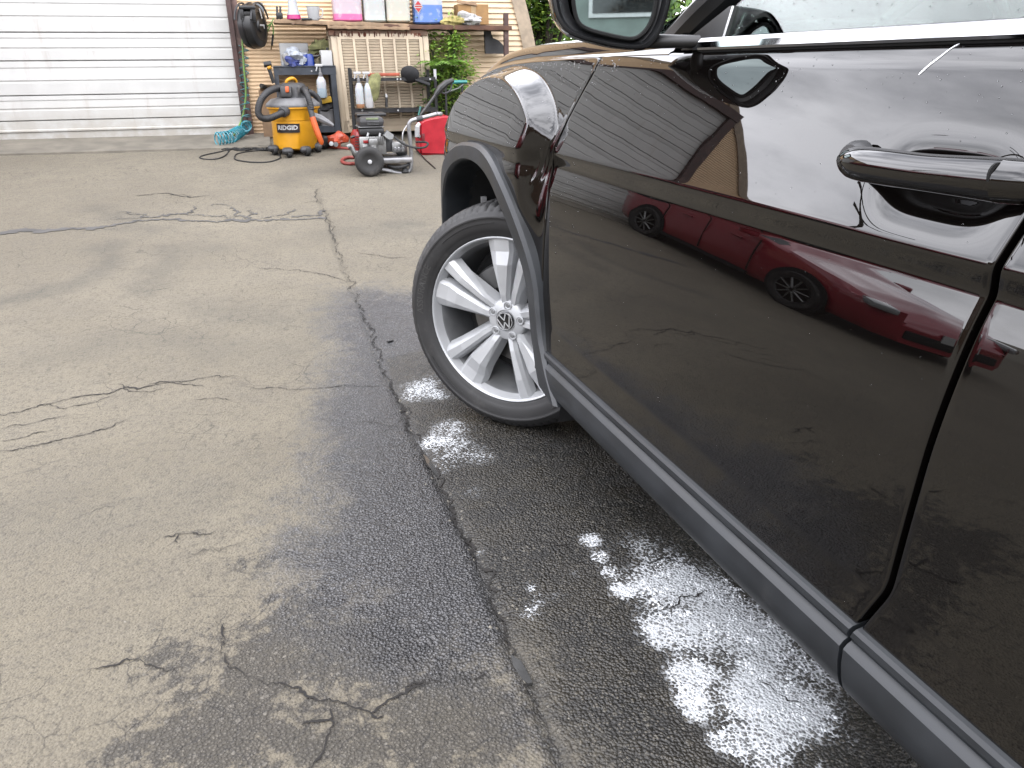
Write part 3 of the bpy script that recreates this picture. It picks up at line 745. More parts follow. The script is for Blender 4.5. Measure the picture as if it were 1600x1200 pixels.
# --- hose reel
c = wp(395, 41, -.24)
reel = Thing('hose_reel', 'black retractable hose reel mounted on the tan wall beside the door frame', 'hose reel', (c[0], 0, c[2]))
ax = Vector((math.cos(.42), -math.sin(.42), 0.02)); R = .195
prof = [(.0, -.075), (R*.80, -.075), (R*.94, -.062), (R, -.03), (R, -.012), (R*.965, -.008), (R*.965, .008), (R, .012), (R, .03), (R*.94, .062), (R*.80, .075), (R*.62, .078), (R*.56, .070), (R*.30, .070), (R*.25, .085), (0, .085)]
reel.part('drum_housing', MB().lathe(prof, c, ax, 36), M_blk)
cage = MB()
for k in range(3): cage.tube([Vector(c)+ax*(-.079+.079*k)+Vector((0, 0, 1))*(R*1.01*math.cos(a))+ax.cross(Vector((0, 0, 1)))*(R*1.01*math.sin(a)) for a in [i*.11-1.2 for i in range(24)]], .009, 6)
reel.part('rib', cage, M_dgrey)
hl, hr = wp(375, 20, -.2), wp(401, 20, -.2)
mb = MB()
zt, zb = wp(388, 14, -.2)[2], wp(388, 33, -.2)[2]; w_ = hr[0]-hl[0]; cx = (hl[0]+hr[0])/2
mb.rbox((cx, -.30, zt), (w_, .26, .035), .012); mb.rbox((cx, -.38, zb-.01), (w_*.85, .06, .03), .01)
mb.rbox((hl[0]+.02, -.33, (zt+zb)/2), (.035, .18, zt-zb), .01); mb.rbox((hr[0]-.03, -.33, (zt+zb)/2), (.05, .18, zt-zb+.02), .012)
br = reel.part('mount_bracket', mb, M_blk); reel.part('mount_plate', MB().rbox((cx, -.03, c[2]+.02), (.10, .06, .26), .008), M_rack)
reel.part('hose_guide', MB().rbox((cx-.005, -.40, (zt+zb)/2), (.07, .04, .04), .012), M_rubber)
q = Vector(c)+ax*.089
lb = MB()
def facing(u, v, d): return tuple(q + ax*d + Vector((0, 0, 1))*v + ax.cross(Vector((0, 0, 1)))*(-u))
lb.add([facing(-.03, .015, -.004), (facing(.07, .015, -.004)), facing(.07, -.02, -.004), facing(-.03, -.02, -.004)], [(0, 1, 2, 3)])
lb.add([facing(.0, .15, -.009), facing(.028, .15, -.009), facing(.06, .07, -.009), facing(.038, .06, -.009)], [(0, 1, 2, 3)])
reel.part('label_sticker', lb, M_paper, smooth=False)

# --- hose hanging from the reel, fitting on the right
pts = [wp(380, 22, -.29), wp(379, 40, -.30), wp(379, 70, -.28), wp(381, 105, -.27), wp(384, 138, -.26), wp(383, 160, -.26), wp(379, 182, -.27), wp(372, 200, -.30), wp(364, 213, -.33)]
single('air_hose', 'thin green hose hanging from the black reel down to the blue coil', 'hose', MB().tube(spline(pts, 6), .0085, 8), M_green, pts[0])
pts = [wp(413, 44, -.1), wp(419, 40, -.12), wp(425, 37, -.12), wp(427, 45, -.12), wp(427, 55, -.12)]
fit = Thing('hose_fitting', 'green hose tail with brass nozzle hanging right of the black reel', 'hose', pts[0])
fit.part('hose_tail', MB().tube(spline(pts, 5), .007, 6).tube(spline([wp(412, 62, -.1), wp(417, 52, -.12), wp(424, 36, -.12), wp(428, 28, -.1)], 4), .006, 6), M_green)
fit.part('grip', MB().tube([wp(426.5, 54, -.12), wp(425, 71, -.12)], .010, 8), M_rubber)
fit.part('nozzle', MB().tube([wp(425, 71, -.12), wp(423.5, 78, -.12)], [.008, .005], 8), mat('brass', (.55, .38, .15), .35, .9))
# --- coiled blue hose: heap on the ground and helix up the jamb
def helix(axis, rr, pitch_n, n=14, ell=1.0):
    P = [Vector(p) for p in axis]; L = [0]
    for a, b in zip(P[:-1], P[1:]): L.append(L[-1]+(b-a).length)
    out = []; N = int(pitch_n*n)
    for k in range(N+1):
        d = L[-1]*k/N; i = max(j for j in range(len(L)-1) if L[j] <= d+1e-9); f = (d-L[i])/max(1e-9, L[i+1]-L[i])
        c_ = P[i].lerp(P[i+1], f); t = (P[i+1]-P[i]).normalized(); e1 = t.cross(Vector((0, 1, .2))).normalized(); e2 = t.cross(e1)
        a = 2*math.pi*k/n; r = rr(k/N) if callable(rr) else rr
        out.append(c_ + (e1*math.cos(a)*ell+e2*math.sin(a))*r)
    return out
a0, a1, a2 = wg(339, 229.5), wg(362, 226), wg(382, 217)
rc = .060
axis = [(p_[0], p_[1], p_[2]+rc+.008) for p_ in (a0, a1)]+[(a2[0], a2[1], a2[2]+rc+.03), tuple(wp(386, 196, -.34))]
hp = helix(axis, lambda u: rc*(1-.25*u), 17, 14)
coil = Thing('coiled_air_hose', 'glossy blue coiled air hose heaped at the foot of the door frame', 'hose', (a1[0], a1[1], a1[2]))
coil.part('coil', MB().tube(hp, .0062, 6), M_cyan)
up_axis = [wp(386, 196, -.34), wp(383, 170, -.24), wp(382, 130, -.2), wp(381, 100, -.2), wp(381, 72, -.18)]
M_tealh = mat('teal_coil_hose', (.05, .22, .24), .35, var=.3)
coil.part('stretched_coil', MB().tube(helix(up_axis, .042, 11, 14), .005, 6), M_tealh)
# --- black cords on the ground
def on_ground(px, py, up_=.006):
    p_ = wg(px, py); return (p_[0], p_[1], p_[2]+up_)
cord = MB()
cord.tube(spline([on_ground(*q_) for q_ in ((358, 234), (350, 237), (330, 241), (315, 245), (313, 248), (325, 250), (340, 249), (352, 244), (358, 237), (362, 232))], 6), .0055, 6)
cord.tube(spline([on_ground(*q_) for q_ in ((438, 243), (420, 236.5), (395, 237), (372, 241), (367, 246), (370, 251), (395, 254.5), (420, 254), (436, 249), (438, 245), (428, 240))], 6), .0055, 6)
for k in range(7):
    r2 = random.Random(k)
    cord.tube(spline([on_ground(345+r2.uniform(0, 12)+j*11, 229+r2.uniform(0, 8), .006+.008*r2.random()) for j in range(8)], 5), .005, 6)
single('extension_cord', 'black extension cord tangled on the asphalt left of the yellow vacuum', 'cord', cord, M_rubber, wg(400, 235))

# --- wet/dry vacuum
vb = wg(464, 236.5)
vt = vb[1]-.02
vac = Thing('shop_vacuum', 'yellow wet and dry shop vacuum with dark grey motor head', 'vacuum', (vb[0], vt, vb[2]))
def V(px, py, dt=0.0): return wp(px, py, vt+dt)
cx = V(462, 200)[0]
zr, zb_, zm = V(462, 166)[2], V(462, 232)[2], V(462, 187)[2]
rt_, rb_ = (V(499, 170)[0]-V(420, 170)[0])/2, (V(496, 230)[0]-V(428, 230)[0])/2
cxb = (V(496, 230)[0]+V(428, 230)[0])/2
sh = cx-cxb
mb = MB().lathe([(rb_*.9, zb_), (rb_, zb_+.015), (rb_*.5+rt_*.47, zm), (rb_*.5+rt_*.47+.006, zm+.004), (rt_*.97, zr-.03), (rt_, zr-.02), (rt_+.012, zr-.012), (rt_+.012, zr), (rt_-.02, zr)], (cxb, vt, 0), n=40)
for k, (x, y, z) in enumerate(mb.v): mb.v[k] = (x+sh*max(0, (z-zb_)/(zr-zb_)), y, z)
drum = vac.part('drum', mb, M_yel, sharp=50)
lz = V(462, 152)[2]; hz = V(462, 130)[2]
lid = vac.part('lid', MB().lathe([(rt_+.014, zr+.001), (rt_+.018, zr+.012), (rt_+.010, zr+.028), (rt_*.86, lz-.012), (rt_*.62, lz), (rt_*.5, lz)], (cx, vt, 0), n=40), M_grey, sharp=50)
hw = (V(481, 140)[0]-V(434, 140)[0])/2; hx = V(458, 140)[0]
mb = MB().lathe([(hw*1.04, lz-.008), (hw*1.0, lz+.03), (hw*.92, hz-.04), (hw*.80, hz-.008), (hw*.6, hz+.004), (0, hz+.006)], (hx, vt, 0), n=28)
for a in range(9): mb.rbox((hx+hw*.98*math.cos(a*.35-3.0), vt+hw*.98*math.sin(a*.35-3.0), lz+.05), (.012, .014, .08), .004, rot=(0, 0, a*.35-3.0))
mb.rbox((V(447, 142)[0], vt-hw*.85, (lz+hz)/2-.01), (.10, .06, (hz-lz)*.8), .015, rot=(-.12, 0, -.2))
head = vac.part('motor_head', mb, M_dgrey)
vac.part('power_switch', MB().rbox((V(448, 139)[0], vt-hw*.85-.038, V(448, 139)[2]), (.032, .016, .05), .005, rot=(-.12, 0, -.2)), M_org, parent=head)
hp_ = [V(447, 133, -.02), V(448, 127, -.03), V(452, 123.5, -.03), V(458, 122.5, -.01), V(462, 126, .02), V(464, 133, .04)]
vac.part('carry_handle', MB().tube(spline(hp_, 5), .014, 8), M_yel)
M_hose = mat('ribbed_hose', (0.022, 0.022, 0.024), 0.55, var=.2, dirt=.15)
def ribbed(pts, r, n=10):
    P = spline(pts, n); rr = [r*(1.0 if k % 2 else .90) for k in range(len(P))]; return MB().tube(P, rr, 12)
port = V(443, 175, -rt_-.01)
hs = [V(437, 138, -.06), V(428, 139, -.12), V(417, 145, -.18), V(408, 156, -.22), V(404, 168, -.25), V(404, 178, -.27), V(410, 184.5, -.28), V(420, 185, -.28), V(431, 181, -.27), V(443, 175.5, -.235)]
hose = vac.part('suction_hose', ribbed(hs, .030), M_hose)
vac.part('hose_port', MB().lathe([(.0, -.03), (.044, -.03), (.044, .02), (.036, .028), (0, .028)], V(443.5, 174.5, -.225), ax=(-.55, -.75, -.2), n=20), M_dgrey)
hs2 = [V(470, 143, -.05), V(475, 140, -.14), V(480, 148, -.2), V(484, 160, -.24), V(487, 172, -.26)]
vac.part('suction_hose', ribbed(hs2, .027), M_hose)
vac.part('suction_hose', ribbed([V(481, 143, -.02), V(490, 147, .0), V(498, 156, .02), V(499, 168, .03)], .027), M_hose)
vac.part('wand_cuff', MB().tube([V(484, 166, -.245), V(488.5, 184, -.27)], .025, 12), M_dgrey)
vac.part('crevice_wand', MB().tube([V(488, 183, -.27), V(491, 193, -.28), V(497, 210, -.29), V(502, 222, -.30), V(503, 226, -.30)], [.027, .028, .027, .024, .012], 10), M_org)
for (px_, py_, dt, r_w) in ((427, 232, -.10, .035), (449, 231.5, -.24, .030), (478, 235.5, -.20, .040), (495, 230, -.05, .032)):
    p_ = V(px_, py_, dt); gzv = gz(p_[0], p_[1])
    cs = MB().rbox((p_[0], p_[1], gzv+.055), (.10, .10, .06), .03, seg=3)
    cst = vac.part('caster', cs, M_dgrey)
    vac.part('caster_wheel', MB().lathe([(0, -.018), (r_w*.9, -.018), (r_w, -.01), (r_w, .01), (r_w*.9, .018), (0, .018)], (p_[0]+.01, p_[1]-.02, gzv+r_w), ax=(1, .4, 0), n=16), M_rubber, parent=cst)
# brand plate, wrapped on the drum front
def on_drum(px, py, off):
    p_ = V(px, py, -.2); z = p_[2]; f = (z-zb_)/(zr-zb_); cxx = cxb+sh*f; r = (rb_+(rt_*.97-rb_)*min(1, f*1.15))+off
    return cxx, r, z
def drum_map(pxc, pyc):
    cxx, r, z = on_drum(pxc, pyc, 0); ang = math.atan2(V(pxc, pyc, -.2)[0]-cxx, .2)
    def M(u, v, d):
        a = ang+u/r; zz = z+v; f = (zz-zb_)/(zr-zb_); rr = rb_+(rt_*.97-rb_)*f*.93+.006+d
        return (cxb+sh*f+rr*math.sin(a), vt-rr*math.cos(a), zz)
    return M
DM = drum_map(449, 200.5)
pl = MB(); pl.grid([[DM(-.105+.21*i/10, v, .002) for i in range(11)] for v in (-.038, .038)]); plate = vac.part('brand_plate', pl, M_blk)
pl = MB(); pl.grid([[DM(-.098+.196*i/10, v, .0035) for i in range(11)] for v in (-.024, .030)]); vac.part('plate_band', pl, mat('plate_dark', (.03, .012, .01), .4), parent=plate)
vac.part('lettering', text_mb('RIDGID', .056, lambda u, v, d: DM(u*.95, v*.92+.003, .006), bold=.0022), M_paper, parent=plate, smooth=False)

# --- service cart
ct = -.40
def Cq(px, py, dt=0.0): return wp(px, py, ct+dt)
xl, xr = Cq(427.5, 110)[0], Cq(525, 110)[0]; zt = Cq(470, 104)[2]; zt2 = Cq(470, 117)[2]; dep = .36
cart = Thing('service_cart', 'dark slate blue steel service cart behind the yellow vacuum', 'cart', ((xl+xr)/2, ct, gz(xl, ct)))
mb = MB(); hh = zt-zt2
mb.box(((xl+xr)/2, ct+.004, (zt+zt2)/2), (xr-xl, .012, hh)); mb.box(((xl+xr)/2, ct+dep, (zt+zt2)/2), (xr-xl, .012, hh))
mb.box((xl+.006, ct+dep/2+.002, (zt+zt2)/2), (.012, dep-.018, hh-.002)); mb.box((xr-.006, ct+dep/2+.002, (zt+zt2)/2), (.012, dep-.018, hh-.002)); mb.box(((xl+xr)/2, ct+dep/2, zt2+.02), (xr-xl-.025, dep-.02, .01))
mb.tube([(xl, ct-.002, zt), (xr, ct-.002, zt)], .008, 6)
top = cart.part('top_tray', mb, M_navy)
cart.part('lock', MB().lathe([(0, 0), (.008, 0), (.008, .006), (0, .008)], Cq(487, 111.5, -.003), ax=(0, -1, 0), n=10), M_steel, parent=top)
gb = gz(xl, ct)
for (x_, t_) in ((xl+.022, ct+.018), (xr-.03, ct+.018), (xl+.02, ct+dep-.02), (xr-.028, ct+dep-.02)):
    w2 = .038 if x_ < (xl+xr)/2 else .052
    cart.part('leg', MB().box((x_, t_, (zt2+gb)/2+.03), (w2, .034, zt2-gb-.06)), M_navy)
    cart.part('caster', MB().lathe([(0, -.012), (.04, -.012), (.045, 0), (.04, .012), (0, .012)], (x_, t_, gz(x_, t_)+.045), ax=(1, 0, 0), n=14), M_rubber)
zs1, zs2 = Cq(510, 197)[2], Cq(510, 207)[2]
cart.part('lower_shelf', MB().box(((xl+xr)/2, ct+dep/2, (zs1+zs2)/2), (xr-xl-.004, dep-.04, zs1-zs2)), M_navy)
zm1 = Cq(510, 160)[2]
cart.part('middle_shelf', MB().box(((xl+xr)/2+.05, ct+dep*.72, zm1-.012), (xr-xl-.15, dep*.5, .02)), M_navy)
# things on the cart
def spray_bottle(name, label, pxl, pxr, py_top, py_sh, py_bot, t, liquid, lev, group=None, headm=None):
    a, b = wp(pxl, py_sh, t), wp(pxr, py_sh, t); cx_ = (a[0]+b[0])/2; r = (b[0]-a[0])/2
    zb2, zs_, zt_ = wp(pxl, py_bot, t)[2], a[2], wp(pxl, py_top, t)[2]; H = zs_-zb2
    th = Thing(name, label, 'spray bottle', (cx_, t, zb2), group=group)
    zl2 = zb2+H*lev
    mbq = MB().lathe([(r*.8, zb2), (r, zb2+.012), (r, zl2)], (cx_, t, 0), n=20, squash=(1, .8))
    th.part('liquid', mbq, liquid)
    th.part('bottle', MB().lathe([(r, zl2+.0005), (r, zs_-.10*H), (r*.94, zs_), (r*.60, zs_+.18*H), (r*.36, zs_+.26*H), (r*.34, zs_+.34*H), (0, zs_+.34*H)], (cx_, t, 0), n=20, squash=(1, .8)), M_bottle)
    zn = zs_+.34*H
    th.part('collar', MB().lathe([(r*.42, zn-.02), (r*.42, zn+.012), (r*.25, zn+.02), (r*.2, zt_-.03)], (cx_, t, 0), n=12), headm or M_grey)
    hd = MB().rbox((cx_-.008, t, zt_-.012), (.07, .022, .024), .006); hd.rbox((cx_-.03, t, zt_-.04), (.012, .016, .05), .004, rot=(0, .3, 0))
    th.part('trigger_head', hd, headm or M_white)
    return th
M_bottle = mat('milky_bottle', (.66, .69, .71), .35, var=.05, sss=.3)
M_wliq = mat('white_liquid', (.74, .74, .75), .4, var=.03)
M_cliq = mat('pale_blue_liquid', (.52, .63, .70), .3, var=.05)
M_tliq = mat('amber_liquid', (.52, .26, .13), .35, var=.08)
spray_bottle('spray_bottle', 'pale blue spray bottle hanging on the front rail of the slate cart', 494, 509, 100, 126, 153, ct-.05, M_cliq, .55)
a_, b_ = Cq(439, 98, .25), Cq(481, 67, .25)
single('paper_pad', 'upright white sheet of paper behind the clutter on the slate cart', 'paper', MB().rbox(((a_[0]+b_[0])/2, ct+.26, (zt2+.05+b_[2])/2), (b_[0]-a_[0], .03, b_[2]-zt2-.05), .012, rot=(.06, 0, 0)), M_paper, ((a_[0]+b_[0])/2, ct+.26, zt2))
bag = MB().blob(Cq(460, 92, .1), (.12, .08, .075), 3, .4, 18, 12, 2.6)
single('crumpled_rag', 'crumpled pale grey cloth on top of the slate cart', 'rag', bag, mat('pale_rag', (.50, .54, .60), .9, var=.35, scale=30, bump=.6), Cq(460, 100, .1), sharp=20)
b2_ = MB().lathe([(.030, -.055), (.038, -.055), (.038, .035), (.034, .045), (.0, .045)], Cq(448, 92, .05), ax=(-.35, .15, 1), n=16)
single('plastic_cup', 'tipped clear grey cup at the left end of the slate cart top', 'cup', b2_, mat('smoky_cup', (.34, .33, .31), .3, var=.15), Cq(446, 99, .05))
single('blue_glove', 'crumpled dark blue glove on the slate cart between rag and blue bottle', 'glove', MB().blob(Cq(459, 98, .03), (.07, .05, .05), 8, .4, 14, 9, 2.4), mat('blue_nitrile', (.012, .03, .20), .6, var=.4, scale=25), Cq(459, 103, .03), sharp=25)
q_ = Cq(482, 95, .08)
bb = Thing('blue_spray_gun', 'bright blue plastic bottle with cap on the slate cart top', 'bottle', (q_[0], q_[1], zt2+.03))
z0 = zt2+.025; zt_ = Cq(482, 83, .08)[2]
bb.part('bottle', MB().lathe([(.035, z0), (.044, z0+.01), (.044, zt_-.03), (.03, zt_-.008), (.0, zt_-.005)], (q_[0]+.01, q_[1], 0), n=18), M_blue)
bb.part('trigger', MB().rbox((q_[0]-.045, q_[1]-.02, (z0+zt_)/2+.02), (.05, .04, .10), .012), M_blue)
bb.part('nozzle', MB().tube([(q_[0]+.03, q_[1], zt_-.03), (q_[0]+.085, q_[1]-.02, zt_-.028), (q_[0]+.11, q_[1]-.03, zt_-.02)], [.018, .012, .008], 8), M_blk)
bb.part('label', MB().box((q_[0]-.045, q_[1]-.042, (z0+zt_)/2+.015), (.022, .004, .05)), M_paper)
a_, b_ = Cq(502.5, 104, .02), Cq(517.5, 78.5, .02)
tw = Thing('white_carton', 'tall white carton at the right end of the slate cart', 'carton', ((a_[0]+b_[0])/2, ct+.06, zt2+.025))
tw.part('box_body', MB().rbox(((a_[0]+b_[0])/2, ct+.07, (zt2+.026+b_[2])/2), (b_[0]-a_[0], .09, b_[2]-zt2-.026), .006, rot=(0, .02, .12)), M_paper)
tw.part('cap', MB().lathe([(.014, 0), (.014, .025), (0, .026)], ((a_[0]+b_[0])/2+.02, ct+.07, b_[2]), n=10), M_blk)
single('olive_rag', 'olive green rag hung on the wall above the white carton', 'rag', MB().blob(Cq(505, 73, .2), (.12, .04, .06), 15, .45, 18, 10, 3), M_cloth, Cq(505, 80, .2), sharp=25)
single('brown_sponge', 'brown grey sponge on the slate cart between blue bottle and carton', 'sponge', MB().blob(Cq(497, 95, .1), (.045, .05, .06), 21, .3, 12, 8, 2), mat('sponge', (.22, .19, .12), .95, var=.3), Cq(497, 103, .1))
wl1 = Thing('work_light', 'black and yellow stick work light clipped to the left end of the cart', 'work light', Cq(420, 115, -.02))
wl1.part('head', MB().tube([Cq(412, 101, -.02), Cq(424, 99.5, -.02)], .026, 10), M_blk); wl1.part('bezel', MB().tube([Cq(418, 106, -.02), Cq(423.5, 104, -.02)], .022, 10), M_yel)
wl1.part('grip', MB().tube([Cq(419.5, 105, -.02), Cq(428, 130, -.02)], .017, 10), M_blk)
# things in the cart
q_ = Cq(509, 156, .02); single('yellow_box', 'small yellow box on the middle shelf of the slate cart', 'box', MB().rbox((q_[0], q_[1], q_[2]), (.10, .08, .055), .006, rot=(0, -.15, .2)), mat('yellow_card', (.55, .33, .01), .6), (q_[0], q_[1], q_[2]-.03))
q_ = Cq(511, 166, .06); single('black_bag', 'crumpled black bag stuffed under the yellow box in the cart', 'bag', MB().blob(q_, (.09, .09, .06), 5, .3, 14, 9), M_black_cloth, (q_[0], q_[1], q_[2]-.06))
q_ = Cq(512, 184, .10); single('grey_bucket', 'grey plastic bucket on the lower shelf of the slate cart', 'bucket', MB().lathe([(.075, zs1), (.088, q_[2]+.07), (.094, q_[2]+.072), (.094, q_[2]+.085), (.08, q_[2]+.085)], (q_[0], q_[1], 0), n=20), M_grey, (q_[0], q_[1], zs1))
nz = MB().tube([V(490, 181, -.14), V(500, 185, -.14), V(512, 191, -.14), V(521, 196, -.14)], [.03, .034, .024, .012], 8)
single('floor_nozzle', 'pale grey tapered vacuum nozzle resting on the lower cart shelf', 'nozzle', nz, mat('pale_nozzle', (.30, .30, .31), .5, dirt=.2), V(500, 190, -.14))
q_ = Cq(480, 185, .12); single('storage_tub', 'dark tub half hidden on the lower cart shelf behind the vacuum', 'tub', MB().rbox((q_[0]-.02, q_[1], zs1+.09), (.22, .18, .18), .02), M_dgrey, (q_[0], q_[1], zs1))
a_, b_ = wp(407, 168, -.22), wp(440, 132, -.22)
cb = Thing('cardboard_box', 'brown cardboard box standing against the wall behind the vacuum', 'cardboard box', ((a_[0]+b_[0])/2, -.14, gz(a_[0], -.14)))
zc = b_[2]-.05; g_ = gz(a_[0], -.14)
cb.part('carton', MB().box(((a_[0]+b_[0])/2, -.14, (g_+zc)/2), (b_[0]-a_[0], .16, zc-g_)), M_card2)
cb.part('flap', MB().box(((a_[0]+b_[0])/2+.01, -.25, zc+.02), (b_[0]-a_[0]-.02, .09, .008), rot=(-.7, .06, 0)), M_card2)
cb.part('dark_tube_end', MB().tube([wp(408, 134, -.3), wp(416, 136, -.24)], .022, 8), M_dark)
# bag with bottles under the cart
q_ = wg(524, 232)
sb = Thing('orange_bag', 'crumpled orange and white plastic bag on the ground under the cart', 'bag', (q_[0], q_[1], q_[2]))
sb.part('bag', MB().blob((q_[0]+.03, q_[1], q_[2]+.075), (.085, .085, .065), 12, .35, 16, 10, 2.2), mat('orange_film', (.62, .085, .03), .4, var=.3, scale=20), sharp=25)
sb.part('bottle_cap', MB().lathe([(.02, 0), (.02, .03), (0, .032)], (q_[0]-.04, q_[1]-.09, q_[2]+.05), ax=(0, -1, .2), n=12), M_white)
sb.part('bottle_cap', MB().lathe([(.022, 0), (.022, .03), (0, .032)], (q_[0]+.0, q_[1]-.10, q_[2]+.045), ax=(0, -1, .1), n=12), M_grey)
sb.part('dark_bundle', MB().blob((q_[0]-.10, q_[1]+.01, q_[2]+.06), (.07, .08, .065), 33, .3, 12, 8), M_blk)

# --- evaporative cooler cabinet
at_ = -.34
def A(px, py, dt=0.0): return wp(px, py, at_+dt)
al, ar = A(524, 120)[0], A(671.5, 120)[0]; zt, zb2 = A(600, 48)[2], A(600, 206)[2]
cool = Thing('evaporative_cooler', 'beige louvred evaporative cooler cabinet standing under the plank shelf', 'cooler', ((al+ar)/2, at_, gz(al, at_)))
lean = .030                                       # the cabinet leans a little to the left
def LZ(mb):
    mb.v = [(x-lean*(z-zb2)/(zt-zb2), y, z) for x, y, z in mb.v]; return mb
mb = MB().box(((al+ar)/2+.016, at_+.17, (zt+zb2)/2), (ar-al-.04, .28, zt-zb2-.03)); cool.part('cabinet', LZ(mb), M_dark)
pw = A(536, 120)[0]-al
for x_, w2 in ((al+pw/2, pw), (ar-pw*.40+.016, pw*.8)):
    cool.part('corner_post', LZ(MB().rbox((x_+.016, at_+.05, (zt+zb2)/2), (w2, .10, zt-zb2), .008)), M_cool)
# rail with rust, base pan
cool.part('top_rail', LZ(MB().box(((al+ar)/2+.014, at_+.06, zt-.018), (ar-al+.02, .15, .05))), M_rust)
cool.part('base_pan', LZ(MB().rbox(((al+ar)/2+.02, at_+.10, zb2+.065), (ar-al-.02, .20, .13), .012)), M_cool)
cool.part('side_panel', LZ(MB().box((al+.010, at_+.20, (zt+zb2)/2), (.02, .20, zt-zb2))), M_cool)
sl = MB()
zz = zt-.05
while zz > zt-.42:
    sl.box((al-.004, at_+.20, zz), (.012, .16, .006), rot=(0, .5, 0)); zz -= .022
cool.part('side_louvre', LZ(sl), M_rust, stuff=True)
fl, fr = A(540, 120)[0], A(663, 120)[0]; f0, f1 = A(600, 55)[2], A(600, 190)[2]
fp = Thing.part
mb = MB(); wf_ = .03
mb.box(((fl+fr)/2, at_-.008, f0-.012), (fr-fl, .02, .05)); mb.box(((fl+fr)/2, at_-.008, f1), (fr-fl, .02, .06))
mb.box((fl-.006, at_-.008, (f0+f1)/2), (.035, .0198, f0-f1-.03)); mb.box((fr+.006, at_-.008, (f0+f1)/2), (.035, .0198, f0-f1-.03))
frame = cool.part('louvre_frame', LZ(mb), M_cool)
sl = MB(); zz = f0-.045
while zz > f1+.04:
    sl.box(((fl+fr)/2, at_+.002, zz), (fr-fl-.03, .020, .0185), rot=(.35, 0, 0)); zz -= .0262
cool.part('louvre_slats', LZ(sl), M_cool, parent=frame, stuff=True)
for k in range(1, 6):
    x_ = fl+(fr-fl)*k/6+.002
    cool.part('mullion', LZ(MB().box((x_, at_-.012, (f0+f1)/2), (.022, .016, f0-f1-.02))), M_cool, parent=frame)
for x_ in (al+.06, ar-.05):
    cool.part('foot', MB().box((x_, at_+.1, (zb2+gz(x_, at_))/2-.02), (.06, .1, zb2-gz(x_, at_)+.04)), M_dark)
sr = random.Random(5)
mb = MB()
for k in range(46):
    x_ = al+.05+(ar-al-.1)*sr.random(); mb.box((x_-lean, at_-.0175, zt-.02-.02*sr.random()), (.006+.006*sr.random(), .004, .018+.03*sr.random()))
cool.part('rust_streaks', mb, mat('rust_flakes', (.17, .055, .03), .9, var=.4), stuff=True)
for x_ in (A(544, 60)[0], A(652, 62)[0]): cool.part('screw', MB().lathe([(.006, 0), (.005, .004), (0, .005)], (x_-lean, at_-.018, f0-.008), ax=(0, -1, 0), n=8), M_rust)

# --- plank shelf on the cooler
pt = -.40
def PQ(px, py, dt=0.0): return wp(px, py, pt+dt)
shelf = Thing('plank_shelf', 'weathered plank shelf running along the wall over the cooler', 'shelf', (PQ(600, 40)[0], pt, PQ(600, 40)[2]))
def plank(pa, pb, th, dpt, seed, t0=pt):
    r2 = random.Random(seed); rows = []; n = 24
    for k in range(n+1):
        f = k/n; p_ = wp(pa[0]+(pb[0]-pa[0])*f, pa[1]+(pb[1]-pa[1])*f, t0); e = r2.uniform(-.004, .004); e2 = r2.uniform(-.004, .004); tt = t0+r2.uniform(-.006, .006)
        x_, z_ = p_[0], p_[2]
        rows.append([(x_, tt, z_+e), (x_, tt-.002, z_-th*.5), (x_, tt+.001, z_-th+e2), (x_, t0+dpt, z_-th), (x_, t0+dpt, z_)])
    mbp = MB().grid(rows, wrap=True); mbp.f.append((0, 1, 2, 3, 4)); k0 = n*5; mbp.f.append((k0+4, k0+3, k0+2, k0+1, k0)); return mbp
zpl = PQ(560, 34)[2]
shelf.part('plank', plank((428, 29.5), (640, 37), .034, .34, 1), M_wood, sharp=30)
shelf.part('plank', plank((512, 39.5), (640, 42), .028, .30, 2, pt-.01), M_wood, sharp=30)
shelf.part('plank', plank((600, 37.5), (800, 40.5), .040, .34, 3), mat('dark_plank', (.17, .085, .055), .85, var=.35, scale=8, dirt=.4, dirtcol=(.06, .03, .02), bump=.5), sharp=30)
a_, b_ = PQ(790.5, 46, .05), PQ(790.5, 72, .05)
shelf.part('bracket', MB().box((a_[0], a_[1], (a_[2]+b_[2])/2), (.045, .04, a_[2]-b_[2]+.3)), M_brown)
shelf.part('bracket', MB().prism([(PQ(453, 36)[0], PQ(453, 35)[2]), (PQ(463, 36)[0], PQ(463, 35)[2]), (PQ(458, 39)[0], PQ(458, 39)[2])], pt-.01, pt+.02), M_rust)
shelf.part('strut', MB().tube([PQ(700, 47, .02), PQ(712, 58, .1)], .012, 6), M_rack)

